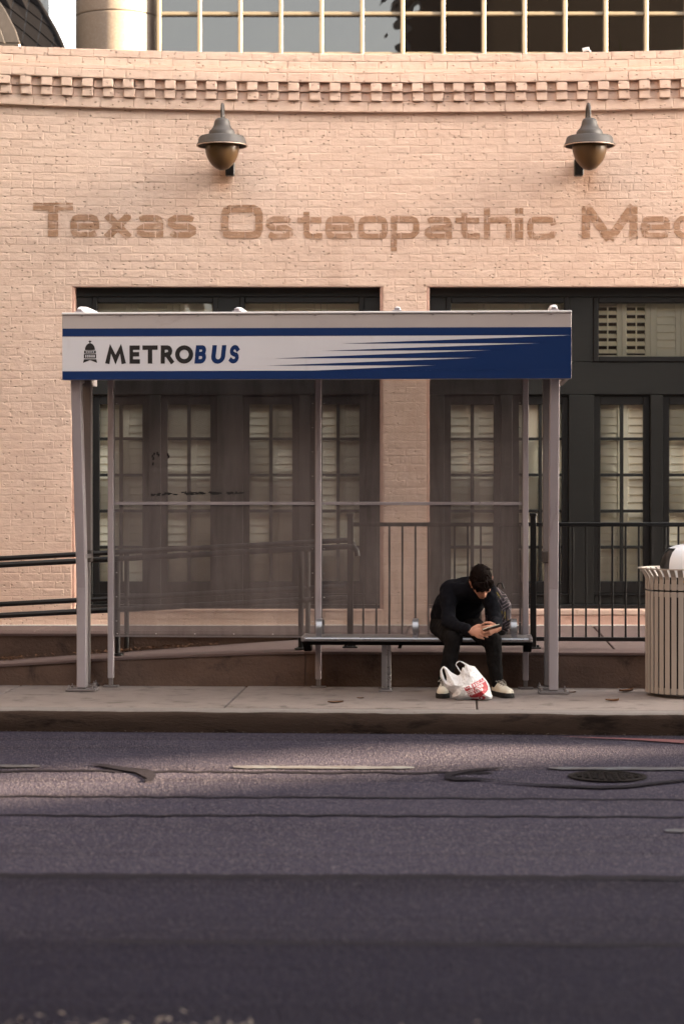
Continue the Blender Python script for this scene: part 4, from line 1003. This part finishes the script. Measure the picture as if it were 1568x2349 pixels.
# ================================================================== LITTER BIN
cb = S(1576, 1590, 0); cb = Vector((cb.x, -.03, 0)); RB_ = .318
bn = thing('litter_bin', 'grey slatted steel litter bin with a pale domed lid at the right edge', 'litter bin', cb)
nsl = 38
def slat_prof(name, pts, w):
    mb = MB().strip([(0, -r, z) for r, z in pts], w, .006); me = mesh_of(name, mb, M['bin'], bevel=.0015); return me
low = slat_prof('slat', [(RB_, .03), (RB_, .30), (RB_, .60), (RB_, .795)], .040)
upp = slat_prof('flared_slat', [(RB_+.001, .806), (RB_+.001, .885), (RB_+.008, .908), (RB_+.024, .932), (RB_+.048, .958)], .040)
for i in range(nsl):
    a = 2*math.pi*(i+.37)/nsl
    for nm, me in (('slat', low), ('flared_slat', upp)): inst(nm, me, bn, cb, (0, 0, a))
for z0, z1 in ((.035, .075), (.755, .79), (.812, .852)): part('hoop', MB().lathe((cb.x, cb.y, 0), [(RB_-.006, z0), (RB_-.006, z1), (RB_-.012, z1), (RB_-.012, z0), (RB_-.006, z0)], 64, cap=False), M['bin'], bn, smooth=40)
part('rim', MB().lathe((cb.x, cb.y, 0), [(RB_+.047, .958), (RB_+.062, .960), (RB_+.062, .968), (RB_+.047, .968), (RB_+.047, .958)], 64, cap=False), M['bin'], bn, smooth=40)
part('liner', MB().lathe((cb.x, cb.y, 0), [(.25, .03), (.27, .78), (.262, .90), (.258, .90), (.255, .1)], 40), M['liner'], bn, smooth=40)
part('base', MB().lathe((cb.x, cb.y, 0), [(.255, .002), (.255, .03), (.29, .032), (.29, .04)], 48), M['alud'], bn, smooth=40)
ld = MB(); nseg, Rd = 40, .225; rings = [(Rd, .90), (Rd, .955), (Rd*.985, 1.0), (Rd*.93, 1.045), (Rd*.82, 1.085), (Rd*.65, 1.115), (Rd*.42, 1.135), (Rd*.2, 1.143), (.004, 1.145)]
for r, z in rings:
    for k in range(nseg): a = 2*math.pi*k/nseg; ld.v.append(Vector((cb.x+r*math.cos(a), cb.y+r*math.sin(a), z)))
for i in range(len(rings)-1):
    for k in range(nseg):
        ang = (2*math.pi*(k+.5)/nseg); dd = math.degrees(ang)
        if 1 <= i <= 4 and 150 < dd < 222: continue           # opening on the left side
        ld.f.append([i*nseg+k, i*nseg+(k+1) % nseg, (i+1)*nseg+(k+1) % nseg, (i+1)*nseg+k]); ld.m.append(0)
lid = part('domed_lid', ld, M['dome'], bn, smooth=60)
part('lid_inside', MB().lathe((cb.x, cb.y, 0), [(r*.95, z-.008) for r, z in rings], 32, cap=False), M['liner'], lid, smooth=60)
p = cb + Vector((math.cos(R(-100)), math.sin(R(-100)), 0))*(RB_+.006); part('lock', MB().tube([p+Vector((0,0,.872)), p+Vector((0,-.012,.872))], .013, 14), M['brass'], bn, smooth=40)
part('tag', MB().obox(cb+Vector((-.005,-RB_-.02,.022)), (.03,0,0), (0,.02,-.004), (0,0,.003)), M['alu'], bn)
#@@PART4@@
# ================================================================== PERSON
def ico_pts(n=2):
    bm = bmesh.new(); bmesh.ops.create_icosphere(bm, subdivisions=n, radius=1); p = [v.co.copy() for v in bm.verts]; bm.free(); return p
SPH = ico_pts(2)
def hull(bm, pts):
    vs = [bm.verts.new(p) for p in pts]; r = bmesh.ops.convex_hull(bm, input=vs)
    bmesh.ops.delete(bm, geom=[g for g in r['geom_interior'] if isinstance(g, bmesh.types.BMVert)], context='VERTS')
def blob(name, shapes, voxel, mat, parent=None, smooth=4, disp=None, org=(0,0,0)):
    """one continuous skin over tapered capsules ('c', p0, r0, p1, r1) and ellipsoids ('e', matrix)"""
    bm = bmesh.new()
    for s in shapes:
        if s[0] == 'c': hull(bm, [Vector(s[1]) + p*s[2] for p in SPH] + [Vector(s[3]) + p*s[4] for p in SPH])
        elif s[0] == 'h': hull(bm, [Vector(c) + p*r for c, r in s[1] for p in SPH])
        else: hull(bm, [s[1] @ p for p in SPH])
    bmesh.ops.recalc_face_normals(bm, faces=bm.faces)
    me = bpy.data.meshes.new(name); bm.to_mesh(me); bm.free()
    tmp = bpy.data.objects.new('tmp', me); COL.objects.link(tmp)
    m = tmp.modifiers.new('r', 'REMESH'); m.mode = 'VOXEL'; m.voxel_size = voxel
    dg = bpy.context.evaluated_depsgraph_get(); out = bpy.data.meshes.new_from_object(tmp.evaluated_get(dg)); bpy.data.objects.remove(tmp); bpy.data.meshes.remove(me)
    bm = bmesh.new(); bm.from_mesh(out)
    for _ in range(smooth): bmesh.ops.smooth_vert(bm, verts=bm.verts, factor=.5, use_axis_x=True, use_axis_y=True, use_axis_z=True)
    bm.normal_update()
    if disp:
        for v in bm.verts: v.co += v.normal * disp(v.co)
    for v in bm.verts: v.co -= Vector(org)
    bm.to_mesh(out); bm.free(); out.name = name
    out.materials.clear(); out.materials.append(mat); out.polygons.foreach_set('use_smooth', [True]*len(out.polygons))
    return out
def ell(c, ax, ay, az):
    m = Matrix.Identity(4)
    for i, a in enumerate((ax, ay, az)): m.col[i] = (*a, 0)
    m.col[3] = (*c, 1); return ('e', m)
P = S
base = Vector((SU(1078, 0), .0, 0)); ORG['_p'] = base
pelvis = P(1040, 1430, .20); hipR, hipL = P(1014, 1436, .20), P(1074, 1437, .19)
kneeR, kneeL = P(1040, 1468, -.23), P(1129, 1469, -.22)
ankR, ankL = P(1018, 1572, -.20), P(1139, 1570, -.16)
waist, chest = P(1046, 1392, .13), P(1066, 1362, .02)
neck0 = P(1086, 1340, -.07); shR, shL = P(1030, 1351, -.01), P(1119, 1355, -.09)
elR, elL = P(1026, 1428, -.14), P(1136, 1424, -.16)
wrR, wrL = P(1076, 1447, -.335), P(1143, 1441, -.345)
hc = P(1103, 1333, -.185)
f_ = Vector((.20, -.50, -.84)).normalized(); up_ = Vector((.02, -.84, .52)); up_ = (up_ - f_*up_.dot(f_)).normalized(); rt = f_.cross(up_).normalized()   # rt: the person's right, towards the photo's left
def H(x, y, z): return hc + rt*x + f_*y + up_*z
def HE(x, y, z, a, b, c): return ell(H(x, y, z), rt*a, f_*b, up_*c)
head = [HE(0,-.012,.028,.076,.094,.084), HE(0,.036,-.048,.056,.056,.066), HE(0,.052,-.002,.062,.046,.060),
        ('c', H(0,.084,-.094), .020, H(0,.070,-.080), .030), ('c', H(.045,.02,-.070), .020, H(.016,.080,-.094), .018), ('c', H(-.045,.02,-.070), .020, H(-.016,.080,-.094), .018),
        ('c', H(0,.092,.012), .0085, H(0,.116,-.030), .0125), ('c', H(.011,.100,-.034), .0085, H(-.011,.100,-.034), .0085),
        ('c', H(-.034,.086,.020), .009, H(.034,.086,.020), .009), ('c', H(-.020,.092,-.062), .0065, H(.020,.092,-.062), .0065), ('c', H(-.016,.090,-.073), .007, H(.016,.090,-.073), .007),
        HE(.036,.066,-.028,.022,.022,.022), HE(-.036,.066,-.028,.022,.022,.022), HE(.030,.076,.000,.014,.012,.010), HE(-.030,.076,.000,.014,.012,.010)]
for sx in (1, -1):
    e0 = H(sx*.078, -.006, -.012)
    head += [('h', [(H(sx*.074,.010,.016), .008), (H(sx*.090,-.014,.020), .006), (H(sx*.088,-.020,-.004), .005), (H(sx*.076,.004,-.040), .007)])]
head += [('c', H(0,-.045,-.035), .052, neck0, .058)]
def hand(w, d, th, nr, spread, curls, tcurl, grip):
    """w wrist, d towards the fingers, th towards the thumb side, nr the back of the hand"""
    d, th, nr = d.normalized(), (th - d*th.dot(d.normalized())).normalized(), nr; nr = d.cross(th) * (1 if d.cross(th).dot(nr) > 0 else -1); out = []
    kn = [w + d*(.084-.004*abs(i-1)) + th*(.030-.0205*i) + nr*(.004-.002*abs(i-1.2)) for i in range(4)]
    out.append(('h', [(w, .023), (w + d*.03 + th*.018, .016), (w + d*.03 - th*.018, .016)]))
    out.append(('h', [(w + d*.02, .018)] + [(k - nr*.003, .0118) for k in kn]))
    L = [(.043,.026,.022), (.047,.030,.023), (.044,.028,.022), (.034,.021,.019)]
    for i, k in enumerate(kn):
        a, p = 0, k; dirn = (d + th*spread*(1.5-i)).normalized()
        for j, (l, c) in enumerate(zip(L[i], curls)):
            a += c + .05*i; q = p + (dirn*math.cos(a) - nr*math.sin(a))*l
            r0, r1 = (.0102, .0092, .0082)[j], (.0095, .0084, .0068)[j]; s = .86 if i == 3 else 1
            out.append(('c', p, r0*s, q, r1*s)); p = q
    t0 = w + d*.028 + th*.026; t1 = w + d*.050 + th*.052 - nr*.010; t2 = t1 + (d*.85 + th*.30 - nr*grip).normalized()*.034; t3 = t2 + (d*.95 + th*tcurl - nr*grip).normalized()*.026
    out += [('c', t0, .0165, t1, .0125), ('c', t1, .0118, t2, .0100), ('c', t2, .0098, t3, .0074)]
    return out
hr = hand(wrR, Vector((.90,-.30,-.18)), Vector((.15,.15,.95)), Vector((-.25,-.92,.15)), .05, (.40,.55,.45), -.15, .25)
hl = hand(wrL, Vector((-.88,-.34,-.16)), Vector((-.10,.25,.95)), Vector((.25,-.92,.05)), .05, (.45,.75,.55), -.2, .30)
limb = lambda a, ra, b, rb: ('c', a, ra, b, rb)
bodyshapes = head + hr + hl + [limb(hipR,.085,kneeR,.055), limb(hipL,.085,kneeL,.055), limb(kneeR,.050,ankR,.036), limb(kneeL,.050,ankL,.036), limb(pelvis,.085,waist+Vector((0,.02,0)),.075), limb(waist+Vector((0,.02,0)),.075,chest+Vector((0,.03,0)),.075), limb(chest+Vector((0,.03,0)),.07,neck0+Vector((0,.02,0)),.05),
    limb(neck0+Vector((0,.02,-.02)),.036,shR+Vector((0,.01,-.02)),.040), limb(neck0+Vector((0,.02,-.02)),.036,shL+Vector((0,.01,-.02)),.040), limb(shR,.05,elR,.038), limb(shL,.05,elL,.038), limb(elR,.037,wrR,.026), limb(elL,.037,wrL,.026), limb(hipR,.08,hipL,.08)]
for a, o in ((ankR, Vector((-.02,-.16,-.035))), (ankL, Vector((.08,-.13,-.035)))): bodyshapes += [limb(a, .036, a + Vector((0,.01,-.03)), .034), limb(a + Vector((0,0,-.03)), .034, a + o, .025)]
per_me = blob('person', bodyshapes, .0046, M['skin'], smooth=2, org=base)
person = bpy.data.objects.new('person', per_me); COL.objects.link(person); place(person, base, True); ORG['person'] = base
props(person, 'person in navy sweater and dark trousers hunched over a phone on the bench', 'person')
def wear(name, shapes, voxel, mat, smooth=3, disp=None, parent=person):
    me = blob(name, shapes, voxel, mat, smooth=smooth, disp=disp, org=base); o = bpy.data.objects.new(name, me); COL.objects.link(o); o.parent = parent; ORG[o.name] = base; return o
def folds(k, amp, seed): return lambda c: amp*(noise.noise((c.x*k, c.y*k, c.z*k*.6 + seed)) + .5*noise.noise((c.x*k*2.3, c.y*k*2.3, c.z*k*2.3 + seed)))
lat = Vector((1,0,0))
hem = [(pelvis + lat*s + Vector((0,.0,.035)), .092) for s in (-.095, 0, .10)]
wst = [(waist + lat*s, .098) for s in (-.085, .095)]; chs = [(chest + lat*s + Vector((0,.01,0)), .095) for s in (-.085, .095)]
back = [(shR + Vector((.03,.05,.0)), .072), (shL + Vector((-.03,.06,.0)), .072), (neck0 + Vector((0,.045,.0)), .070), (neck0 + Vector((0,.0,-.05)), .06)]
sw = [('h', hem + wst), ('h', wst + chs), ('h', chs + back), ('h', chs + [(shR, .068), (shL, .066)]), limb(shR,.070,elR,.056), limb(elR,.054,wrR - (wrR-elR).normalized()*.012,.036), limb(shL,.068,elL,.056), limb(elL,.054,wrL - (wrL-elL).normalized()*.012,.036),
      limb(neck0 + Vector((0,.02,0)), .070, neck0 + Vector((.005,-.012,.012)), .060)]
wear('sweater', sw, .008, M['sweater'], 3, folds(12, .013, 3))
tr = [('h', [(hipR, .105), (hipL, .105), (pelvis + Vector((-.085,0,-.0)), .085), (pelvis + Vector((.10,0,0)), .085)]), limb(hipR,.100,kneeR,.068), limb(hipL,.100,kneeL,.068),
      limb(kneeR,.066,ankR + (kneeR-ankR)*.35,.060), limb(ankR + (kneeR-ankR)*.35,.060,ankR + Vector((0,0,.012)),.048), limb(kneeL,.066,ankL + (kneeL-ankL)*.35,.060), limb(ankL + (kneeL-ankL)*.35,.060,ankL + Vector((0,0,.012)),.050)]
wear('trousers', tr, .008, M['trouser'], 3, folds(15, .011, 9))
# hair: a full cap with a fringe falling forward
hr_ = [HE(0,-.020,.044,.085,.098,.082), HE(0,-.070,.000,.066,.046,.062), HE(.055,-.020,.018,.032,.060,.050), HE(-.055,-.020,.018,.032,.060,.050),
       ('h', [(H(-.058,.060,.066), .026), (H(.050,.064,.066), .026), (H(0,.086,.046), .020), (H(-.050,.072,.036), .018), (H(.044,.078,.042), .016)]),
       ('h', [(H(-.066,.040,.040), .018), (H(-.070,.036,-.006), .012), (H(-.060,.064,.020), .012)]), ('h', [(H(.070,.020,.040), .014), (H(.073,.022,.002), .008), (H(.068,.046,.030), .010)])]
rh = random.Random(5)
for i in range(90):
    a = rh.uniform(-1.1, 1.1); s0 = H(.078*math.sin(a)*.8, .02 + .05*math.cos(a), .098 - .02*abs(a)); dr = Vector((0,0,0))
    p0 = s0; w_ = rh.uniform(.0045, .0075); lean = rh.uniform(-.25, .55)
    p1 = H(.086*math.sin(a), .070*math.cos(a)+.028, .070 - rh.uniform(0,.02)); p2 = H(.080*math.sin(a) - .030*lean, .080*math.cos(a)+.022, .030 - rh.uniform(-.01,.030))
    hr_ += [('c', p0, w_, p1, w_), ('c', p1, w_, p2, .0025)]
for i in range(34):
    a = rh.uniform(0, 6.28); zz = rh.uniform(.02, .10); k = math.sqrt(max(.05, 1-(zz/.125)**2)); p0 = H(.086*k*math.cos(a), -.02+.10*k*math.sin(a), .03+zz*.8)
    p1 = p0 + (p0-hc).normalized()*rh.uniform(.004,.014) + f_*rh.uniform(.01,.03) + rt*rh.uniform(-.02,.02); hr_.append(('c', p0, .006, p1, .002))
def tuft(c):
    q = c - hc; a = math.atan2(q.dot(rt), q.dot(f_)); return .003*noise.noise((a*9, q.dot(up_)*26, 1)) + .002*noise.noise((a*26, q.dot(up_)*30, 4)) + .003*noise.noise(tuple(c*30))
wear('hair', hr_, .0030, M['hair'], 2, tuft)
for sx in (1, -1):
    eb = part('eyebrow', MB().tube([H(sx*.014,.0945,.018), H(sx*.03,.0945,.024), H(sx*.046,.086,.019)], .0035, 6), M['hair'], person, smooth=60) if False else None
wear('eyebrow', [('c', H(.014,.0945,.0195), .0040, H(.032,.0935,.0235), .0038), ('c', H(.032,.0935,.0235), .0038, H(.047,.083,.019), .003)], .0022, M['hair'], 1)
wear('eyebrow', [('c', H(-.014,.0945,.0195), .0040, H(-.032,.0935,.0235), .0038), ('c', H(-.032,.0935,.0235), .0038, H(-.047,.083,.019), .003)], .0022, M['hair'], 1)
for sx in (1, -1): wear('eyelash', [('c', H(sx*.019,.0875,-.003), .0022, H(sx*.041,.0850,-.003), .0020)], .0015, M['hair'], 0)
# shoes
def shoe(a, toe):
    d = Vector((toe.x-a.x, toe.y-a.y, 0)).normalized(); sd = Vector((-d.y, d.x, 0)); h0 = Vector((a.x, a.y, 0)) - d*.055
    q = lambda l, s, z: h0 + d*l + sd*s + Vector((0,0,z))
    up = [('h', [(q(.035,0,.055), .034), (q(.035,0,.085), .030), (q(.075,0,.092), .030), (q(.06,0,.05), .036)]), ('h', [(q(.075,0,.088), .031), (q(.075,0,.05), .038), (q(.17,0,.058), .032), (q(.19,.012,.045), .034), (q(.19,-.012,.045), .034)]),
          ('h', [(q(.17,0,.056), .034), (q(.19,.014,.045), .034), (q(.19,-.014,.045), .034), (q(.248,.006,.042), .032), (q(.248,-.006,.042), .032)])]
    s = wear('shoe', up, .005, M['shoe'], 3)
    prof = [(-.004,.0),(0,.026),(.02,.038),(.08,.038),(.13,.042),(.19,.053),(.235,.050),(.265,.036),(.282,.014),(.285,0)]
    out = [q(l, w, 0) for l, w in prof] + [q(l, -w, 0) for l, w in prof[::-1][1:-1]]
    me = mesh_of('sole', MB().extrude([p + Vector((0,0,.003)) for p in out], (0,0,.038)), M['sole'], base, smooth=40, bevel=.005, seg=2); o = bpy.data.objects.new('sole', me); COL.objects.link(o); o.parent = s; ORG[o.name] = base
    lc = MB()
    for k in range(4):
        l = .105 + .024*k; z = .121 - .010*k
        lc.tube([q(l,-.026,z-.013), q(l,0,z), q(l+.006,.026,z-.013)], .0036, 6)
    lc.tube([q(.10,0,.123), q(.095,.03,.125), q(.11,.045,.105), q(.125,.04,.085)], .003, 6).tube([q(.10,0,.123), q(.09,-.02,.135), q(.115,-.042,.115), q(.11,-.005,.122)], .003, 6)
    me = mesh_of('lace', lc, M['lace'], base, smooth=60); o = bpy.data.objects.new('lace', me); COL.objects.link(o); o.parent = s; ORG[o.name] = base
    tg = blob('tongue', [('h', [(q(.085,0,.112), .020), (q(.16,0,.080), .016)])], .004, M['shoegrey'], smooth=1, org=base); o = bpy.data.objects.new('tongue', tg); COL.objects.link(o); o.parent = s; ORG[o.name] = base
shoe(ankR, P(1012, 1598, -.45)); shoe(ankL, P(1166, 1597, -.33))
# phone, held in both hands
pc = (wrR + wrL)/2 + Vector((.012, -.125, .012)); pc = P(1128, 1440, -.435)
la = Vector((.90, -.20, .30)).normalized(); nn = Vector((-.25, .33, .91)); nn = (nn - la*nn.dot(la)).normalized(); wa = la.cross(nn).normalized()
ph = thing('phone', 'dark smartphone held in the hands of the seated person', 'phone', pc)
part('phone_body', MB().obox(pc, la*.072, wa*.035, nn*.004), M['phone'], ph, bevel=.003, seg=2)
part('screen', MB().obox(pc + nn*.0042, la*.066, wa*.032, nn*.0006), M['phone'], ph)
part('edge_band', MB().obox(pc + wa*.0352*(1 if wa.z > 0 else -1), la*.066, wa*.0012, nn*.0032), M['phoneedge'], ph)

# ================================================================== BACKPACK
bc = P(1150, 1400, .22); zb0 = zs_ + .003
bp = thing('backpack', 'black backpack with pale line pattern standing on the bench beside the person', 'backpack', Vector((bc.x, bc.y, zb0)))
q = lambda px, py, v: P(px, py, v)
def bpart(name, shapes, mat, parent, disp=None, vox=.008, smooth=3):
    me = blob(name, shapes, vox, mat, smooth=smooth, disp=disp, org=ORG[bp.name]); o = bpy.data.objects.new(name, me); COL.objects.link(o); o.parent = parent; ORG[o.name] = ORG[bp.name]; return o
fo = folds(9, .010, 21)
bpart('main_pocket', [('h', [(q(1126,1437,.16), .05), (q(1157,1437,.16), .046), (q(1128,1385,.18), .06), (q(1156,1394,.18), .052), (q(1130,1356,.20), .045), (q(1146,1368,.20), .045)])], M['canvas'], bp, fo)
bpart('front_pocket', [('h', [(q(1150,1432,.08), .03), (q(1161,1430,.09), .03), (q(1150,1398,.09), .03), (q(1162,1392,.10), .03), (q(1154,1378,.11), .025)])], M['canvas'], bp, fo)
bpart('base_panel', [('h', [(Vector((q(1118,1450,.2).x, .17, zb0+.035)), .034), (Vector((q(1153,1450,.2).x, .17, zb0+.035)), .034), (Vector((q(1118,1450,.2).x, .25, zb0+.035)), .034), (Vector((q(1153,1450,.2).x, .25, zb0+.035)), .034)])], M['liner'], bp, None)
part('top_handle', MB().tube([q(1138,1348,.25), q(1142,1338,.25), q(1150,1337,.25), q(1154,1350,.25)], .007, 8), M['liner'], bp, smooth=60)
part('zip', MB().tube([q(1133,1384,.105), q(1140,1368,.125), q(1152,1369,.125), q(1162,1388,.11), q(1165,1420,.10)], .0035, 6), M['liner'], bp, smooth=60)
part('hanging_strap', MB().strip([Vector((q(1131,1470,-.0).x, .30, zb0-.02)), Vector((q(1131,1500,-.0).x, .37, zb0-.10)), Vector((q(1131,1540,-.0).x, .37, zb0-.33))], .028, .003, (1,0,0)), M['liner'], bp)

# ================================================================== SHOPPING BAG
VBAG = -.50
bgz = lambda zx, zy: (1003.6 + .128*zx, 1491.1 + .128*zy)
def bpt(zx, zy): p = P(*bgz(zx, zy), VBAG); return (p.x, p.z)
outl = [bpt(*p) for p in [(345,895),(260,860),(250,820),(268,770),(150,700),(110,620),(70,545),(42,500),(34,420),(42,350),(75,300),(112,283),(160,315),(230,385),(300,430),(352,455),(382,440),(400,415),(345,330),(312,270),(330,215),(375,192),(430,200),(505,235),(570,272),(660,292),(730,375),(810,470),(870,540),(915,610),(940,700),(960,770),(982,830),(965,875),(915,890),(700,897),(480,885),(430,897)]]
holes = [[bpt(*p) for p in h] for h in ([(98,325),(78,365),(95,430),(122,505),(145,555),(154,500),(138,430),(120,365)], [(345,240),(392,207),(450,245),(478,272),(466,318),(440,300),(412,380),(375,320),(330,262)])]
def inside(p, poly):
    c = False; n = len(poly); x, y = p
    for i in range(n):
        (x0, y0), (x1, y1) = poly[i], poly[i-1]
        if (y0 > y) != (y1 > y) and x < (x1-x0)*(y-y0)/(y1-y0) + x0: c = not c
    return c
def dist(p, poly):
    d = 9; P0 = Vector(p)
    for i in range(len(poly)):
        a, b = Vector(poly[i-1]), Vector(poly[i]); t = max(0, min(1, (P0-a).dot(b-a)/max(1e-9, (b-a).length_squared))); d = min(d, (a+(b-a)*t-P0).length)
    return d
red = [bpt(*p) for p in [(488,690),(520,740),(540,800),(600,840),(690,845),(790,800),(850,750),(895,700),(890,640),(850,540),(838,555),(700,620),(620,655)]]
oval = [bpt(790 + 60*math.cos(R(a)), 848 + 46*math.sin(R(a))) for a in range(0, 360, 15)]; oval2 = [bpt(660 + 75*math.cos(R(a)), 880 + 22*math.sin(R(a))) for a in range(0, 360, 20)]
def bagtext(txt, zx, zy, h, w, gap, ang, sx=1.0):
    qs, xe = caps_text(txt, 0, h, w, gap); ca, sa = math.cos(R(ang)), math.sin(R(ang)); out = []
    for quad in qs:
        z = [(zx + (a*sx*ca + b*sa), zy - b*ca + a*sx*sa) for a, b in quad]; out.append([bpt(*p) for p in z])
    return out
rt_ = bagtext('NO STORE', 490, 712, 62, 17, 5, -26, .93); wt_ = bagtext('DOES MORE', 522, 772, 54, 14, 4, -25, .78) + bagtext('FOR LESS', 556, 816, 50, 13, 4, -24, .92) + bagtext('B', 768, 872, 42, 12, 4, -8)
G_ = .0026; xs0, xs1 = min(p[0] for p in outl), max(p[0] for p in outl); z0_, z1_ = .002, max(p[1] for p in outl)
nx_, nz_ = int((xs1-xs0)/G_)+2, int((z1_-z0_)/G_)+2; grid = {}; mbv = []; fr_f, fr_m = [], []
def bbox(qs): return [(min(p[0] for p in q_), max(p[0] for p in q_), min(p[1] for p in q_), max(p[1] for p in q_), q_) for q_ in qs]
rtb, wtb = bbox(rt_), bbox(wt_)
def hit(p, bs): return any(b[0] <= p[0] <= b[1] and b[2] <= p[1] <= b[3] and inside(p, b[4]) for b in bs)
def thick(x, z):
    d = min([dist((x, z), outl)] + [dist((x, z), h) for h in holes]); low_ = max(0, 1-(z-.0)/.30)
    t = .125*(1-math.exp(-d/.045))*(.35+.75*low_)
    cr_ = .010*noise.noise((x*26, z*26, 2)) + .007*abs(noise.noise((x*16+z*20, z*34-x*26, 5))) + .004*noise.noise((x*70, z*60, 8))
    return t + cr_*min(1, d/.02)
for j in range(nz_+1):
    for i in range(nx_+1):
        x, z = xs0 + i*G_, z0_ + j*G_
        if inside((x, z), outl) and not any(inside((x, z), h) for h in holes): t = thick(x, z); grid[i, j] = (len(mbv), t); mbv += [Vector((x, VBAG - t - .0012, z)), Vector((x, VBAG + t*.8 + .0012, z))]
for (i, j), (k, t) in grid.items():
    if all((i+a, j+b) in grid for a, b in ((1,0),(1,1),(0,1))):
        ks = [grid[i, j][0], grid[i+1, j][0], grid[i+1, j+1][0], grid[i, j+1][0]]; c = (xs0 + (i+.5)*G_, z0_ + (j+.5)*G_)
        ink = 0
        if hit(c, wtb): ink = 0
        elif inside(c, red) or inside(c, oval) or inside(c, oval2) or hit(c, rtb): ink = 1
        fr_f.append(ks); fr_m.append(ink); fr_f.append([q_+1 for q_ in ks][::-1]); fr_m.append(0)
# close the rim
edges = {}
for f in fr_f[::2]:
    for a, b in zip(f, f[1:]+f[:1]): edges[(a, b)] = edges.get((a, b), 0)+1
for (a, b) in list(edges):
    if (b, a) not in edges: fr_f.append([b, a, a+1, b+1]); fr_m.append(0)
bm_ = MB(); bm_.v = mbv; bm_.f = fr_f; bm_.m = fr_m
bag = solo('shopping_bag', bm_, [M['plastic'], M['bagred']], (SU(1065, VBAG), VBAG, 0), True, 'crumpled white plastic shopping bag with red printed slogan on the pavement', 'shopping bag', smooth=180)

# ================================================================== LEAVES, MANHOLE, SMALL THINGS
def leaf(name, px, py, z, L, ang, mat, label, street=True, curl=.5):
    g = G(px, py, z); c = Vector((g.x, g.y, z)); mb = MB(); ca, sa = math.cos(ang), math.sin(ang)
    for i in range(7):
        t = i/6; w = L*.28*math.sin(math.pi*(t**.8))*(1+.3*math.sin(t*14)) + .001
        for s in (-1, 0, 1):
            x, y = (t-.5)*L, s*w; mb.v.append(c + Vector((x*ca-y*sa, x*sa+y*ca, .004 + curl*L*(.35*(t-.5)**2 + .25*abs(s)*(.4+t*.3)))))
    for i in range(6):
        for s in (0, 1): a = i*3+s; mb.f.append([a, a+3, a+4, a+1]); mb.m.append(0)
    me = [p + Vector((0,0,.0012)) for p in mb.v]; n = len(mb.v); f0 = list(mb.f); mb.v += me
    for f in f0: mb.f.append([k+n for k in f][::-1]); mb.m.append(0)
    return solo(name, mb, M[mat], c, street, label, 'leaf', 'fallen leaves on the pavement')
leaf('fallen_leaf', 769, 1613, .002, .115, .15, 'leaf', 'brown dry leaf lying on the pavement in front of the bench leg')
leaf('fallen_leaf', 1403, 1610, .002, .10, -.2, 'leaf', 'dark curled leaf on the pavement left of the litter bin', curl=.9)
leaf('fallen_leaf', 1435, 1588, .002, .13, .5, 'leaf', 'brown leaf against the foot of the retaining wall beside the bin', curl=.8)
leaf('fallen_leaf', 1309, 1590, .002, .07, .0, 'leaf', 'small dark leaf beside the right front post base plate')
leaf('fallen_leaf', 826, 1603, .002, .055, -.3, 'leaf', 'tiny brown leaf scrap on the pavement just left of the bench leg')
rnd = random.Random(12); lt = MB()
def scatter(mb, cu, cv, cz, L, tilt=.5):
    a = rnd.uniform(0, 6.28); d = Vector((math.cos(a), math.sin(a), rnd.uniform(-.2, tilt))); s = Vector((-math.sin(a), math.cos(a), rnd.uniform(-.3, .3))); c = Vector((cu, cv, cz))
    mb.add([c-d*L, c-s*L*.4+Vector((0,0,L*.2)), c+d*L, c+s*L*.4+Vector((0,0,L*.1))], [(0,1,2,3)])
for i in range(260):
    u = rnd.choice((rnd.uniform(SU(0,2.3), SU(60,2.3)), rnd.gauss(SU(290, 2.2), .25), rnd.gauss(SU(330,2.2), .22), rnd.uniform(SU(0,2.2), SU(500,2.2)))); v = 2.42 - abs(rnd.gauss(0, .10))
    scatter(lt, u, v, ramp_z(u)+.012+rnd.uniform(0,.02), rnd.uniform(.010, .032))
solo('ramp_leaf_litter', lt, M['leaf'], (-2, 2.3, .1), kind='stuff')
lt = MB()
for i in range(420):
    u = rnd.uniform(-1.35, .25) if rnd.random() < .8 else rnd.uniform(-1.4, 1.2); v = -9.78 + abs(rnd.gauss(0, .10)); scatter(lt, u, v, -.142 + rnd.uniform(0, .03), rnd.uniform(.006, .02), .9)
solo('gutter_leaf_litter', lt, M['leafpale'], (-.5, -9.7, -.15), kind='stuff')
lt = MB()
for i in range(150): scatter(lt, rnd.uniform(-3, 3.2), .47 - abs(rnd.gauss(0, .025)), .006 + rnd.uniform(0, .008), rnd.uniform(.004, .016), .3)
solo('wall_foot_leaf_litter', lt, M['leaf'], (0, .45, 0), kind='stuff')
lt = MB()
for i in range(380): u = rnd.uniform(-3.4, 3.4); scatter(lt, u, V_K - .015 - abs(rnd.gauss(0, .05)), -.148 + rnd.uniform(0, .006), rnd.uniform(.003, .009), .4)
solo('kerb_grit', lt, M['leafpale'], (0, V_K, -.15), kind='stuff')
mc = G(1392, 1781, -.15); mh = thing('manhole_cover', 'round dark iron manhole cover sunk in the road at right', 'manhole cover', Vector((mc.x, mc.y, -.15)))
zc_ = road_z(mc.x, mc.y)
part('ring', MB().lathe((mc.x, mc.y, zc_), [(.235, .004), (.235, .009), (.205, .009), (.205, .004), (.235, .004)], 40, cap=False), M['iron'], mh, smooth=30)
cv = MB().lathe((mc.x, mc.y, zc_), [(.203, .001), (.203, .006), (.001, .0065)], 40)
for i in range(-4, 5):
    for j in range(-4, 5):
        if i*i+j*j < 18: cv.box(mc.x+i*.042-.013, mc.x+i*.042+.013, mc.y+j*.042-.013, mc.y+j*.042+.013, zc_+.006, zc_+.012)
part('cover', cv, M['iron'], mh)
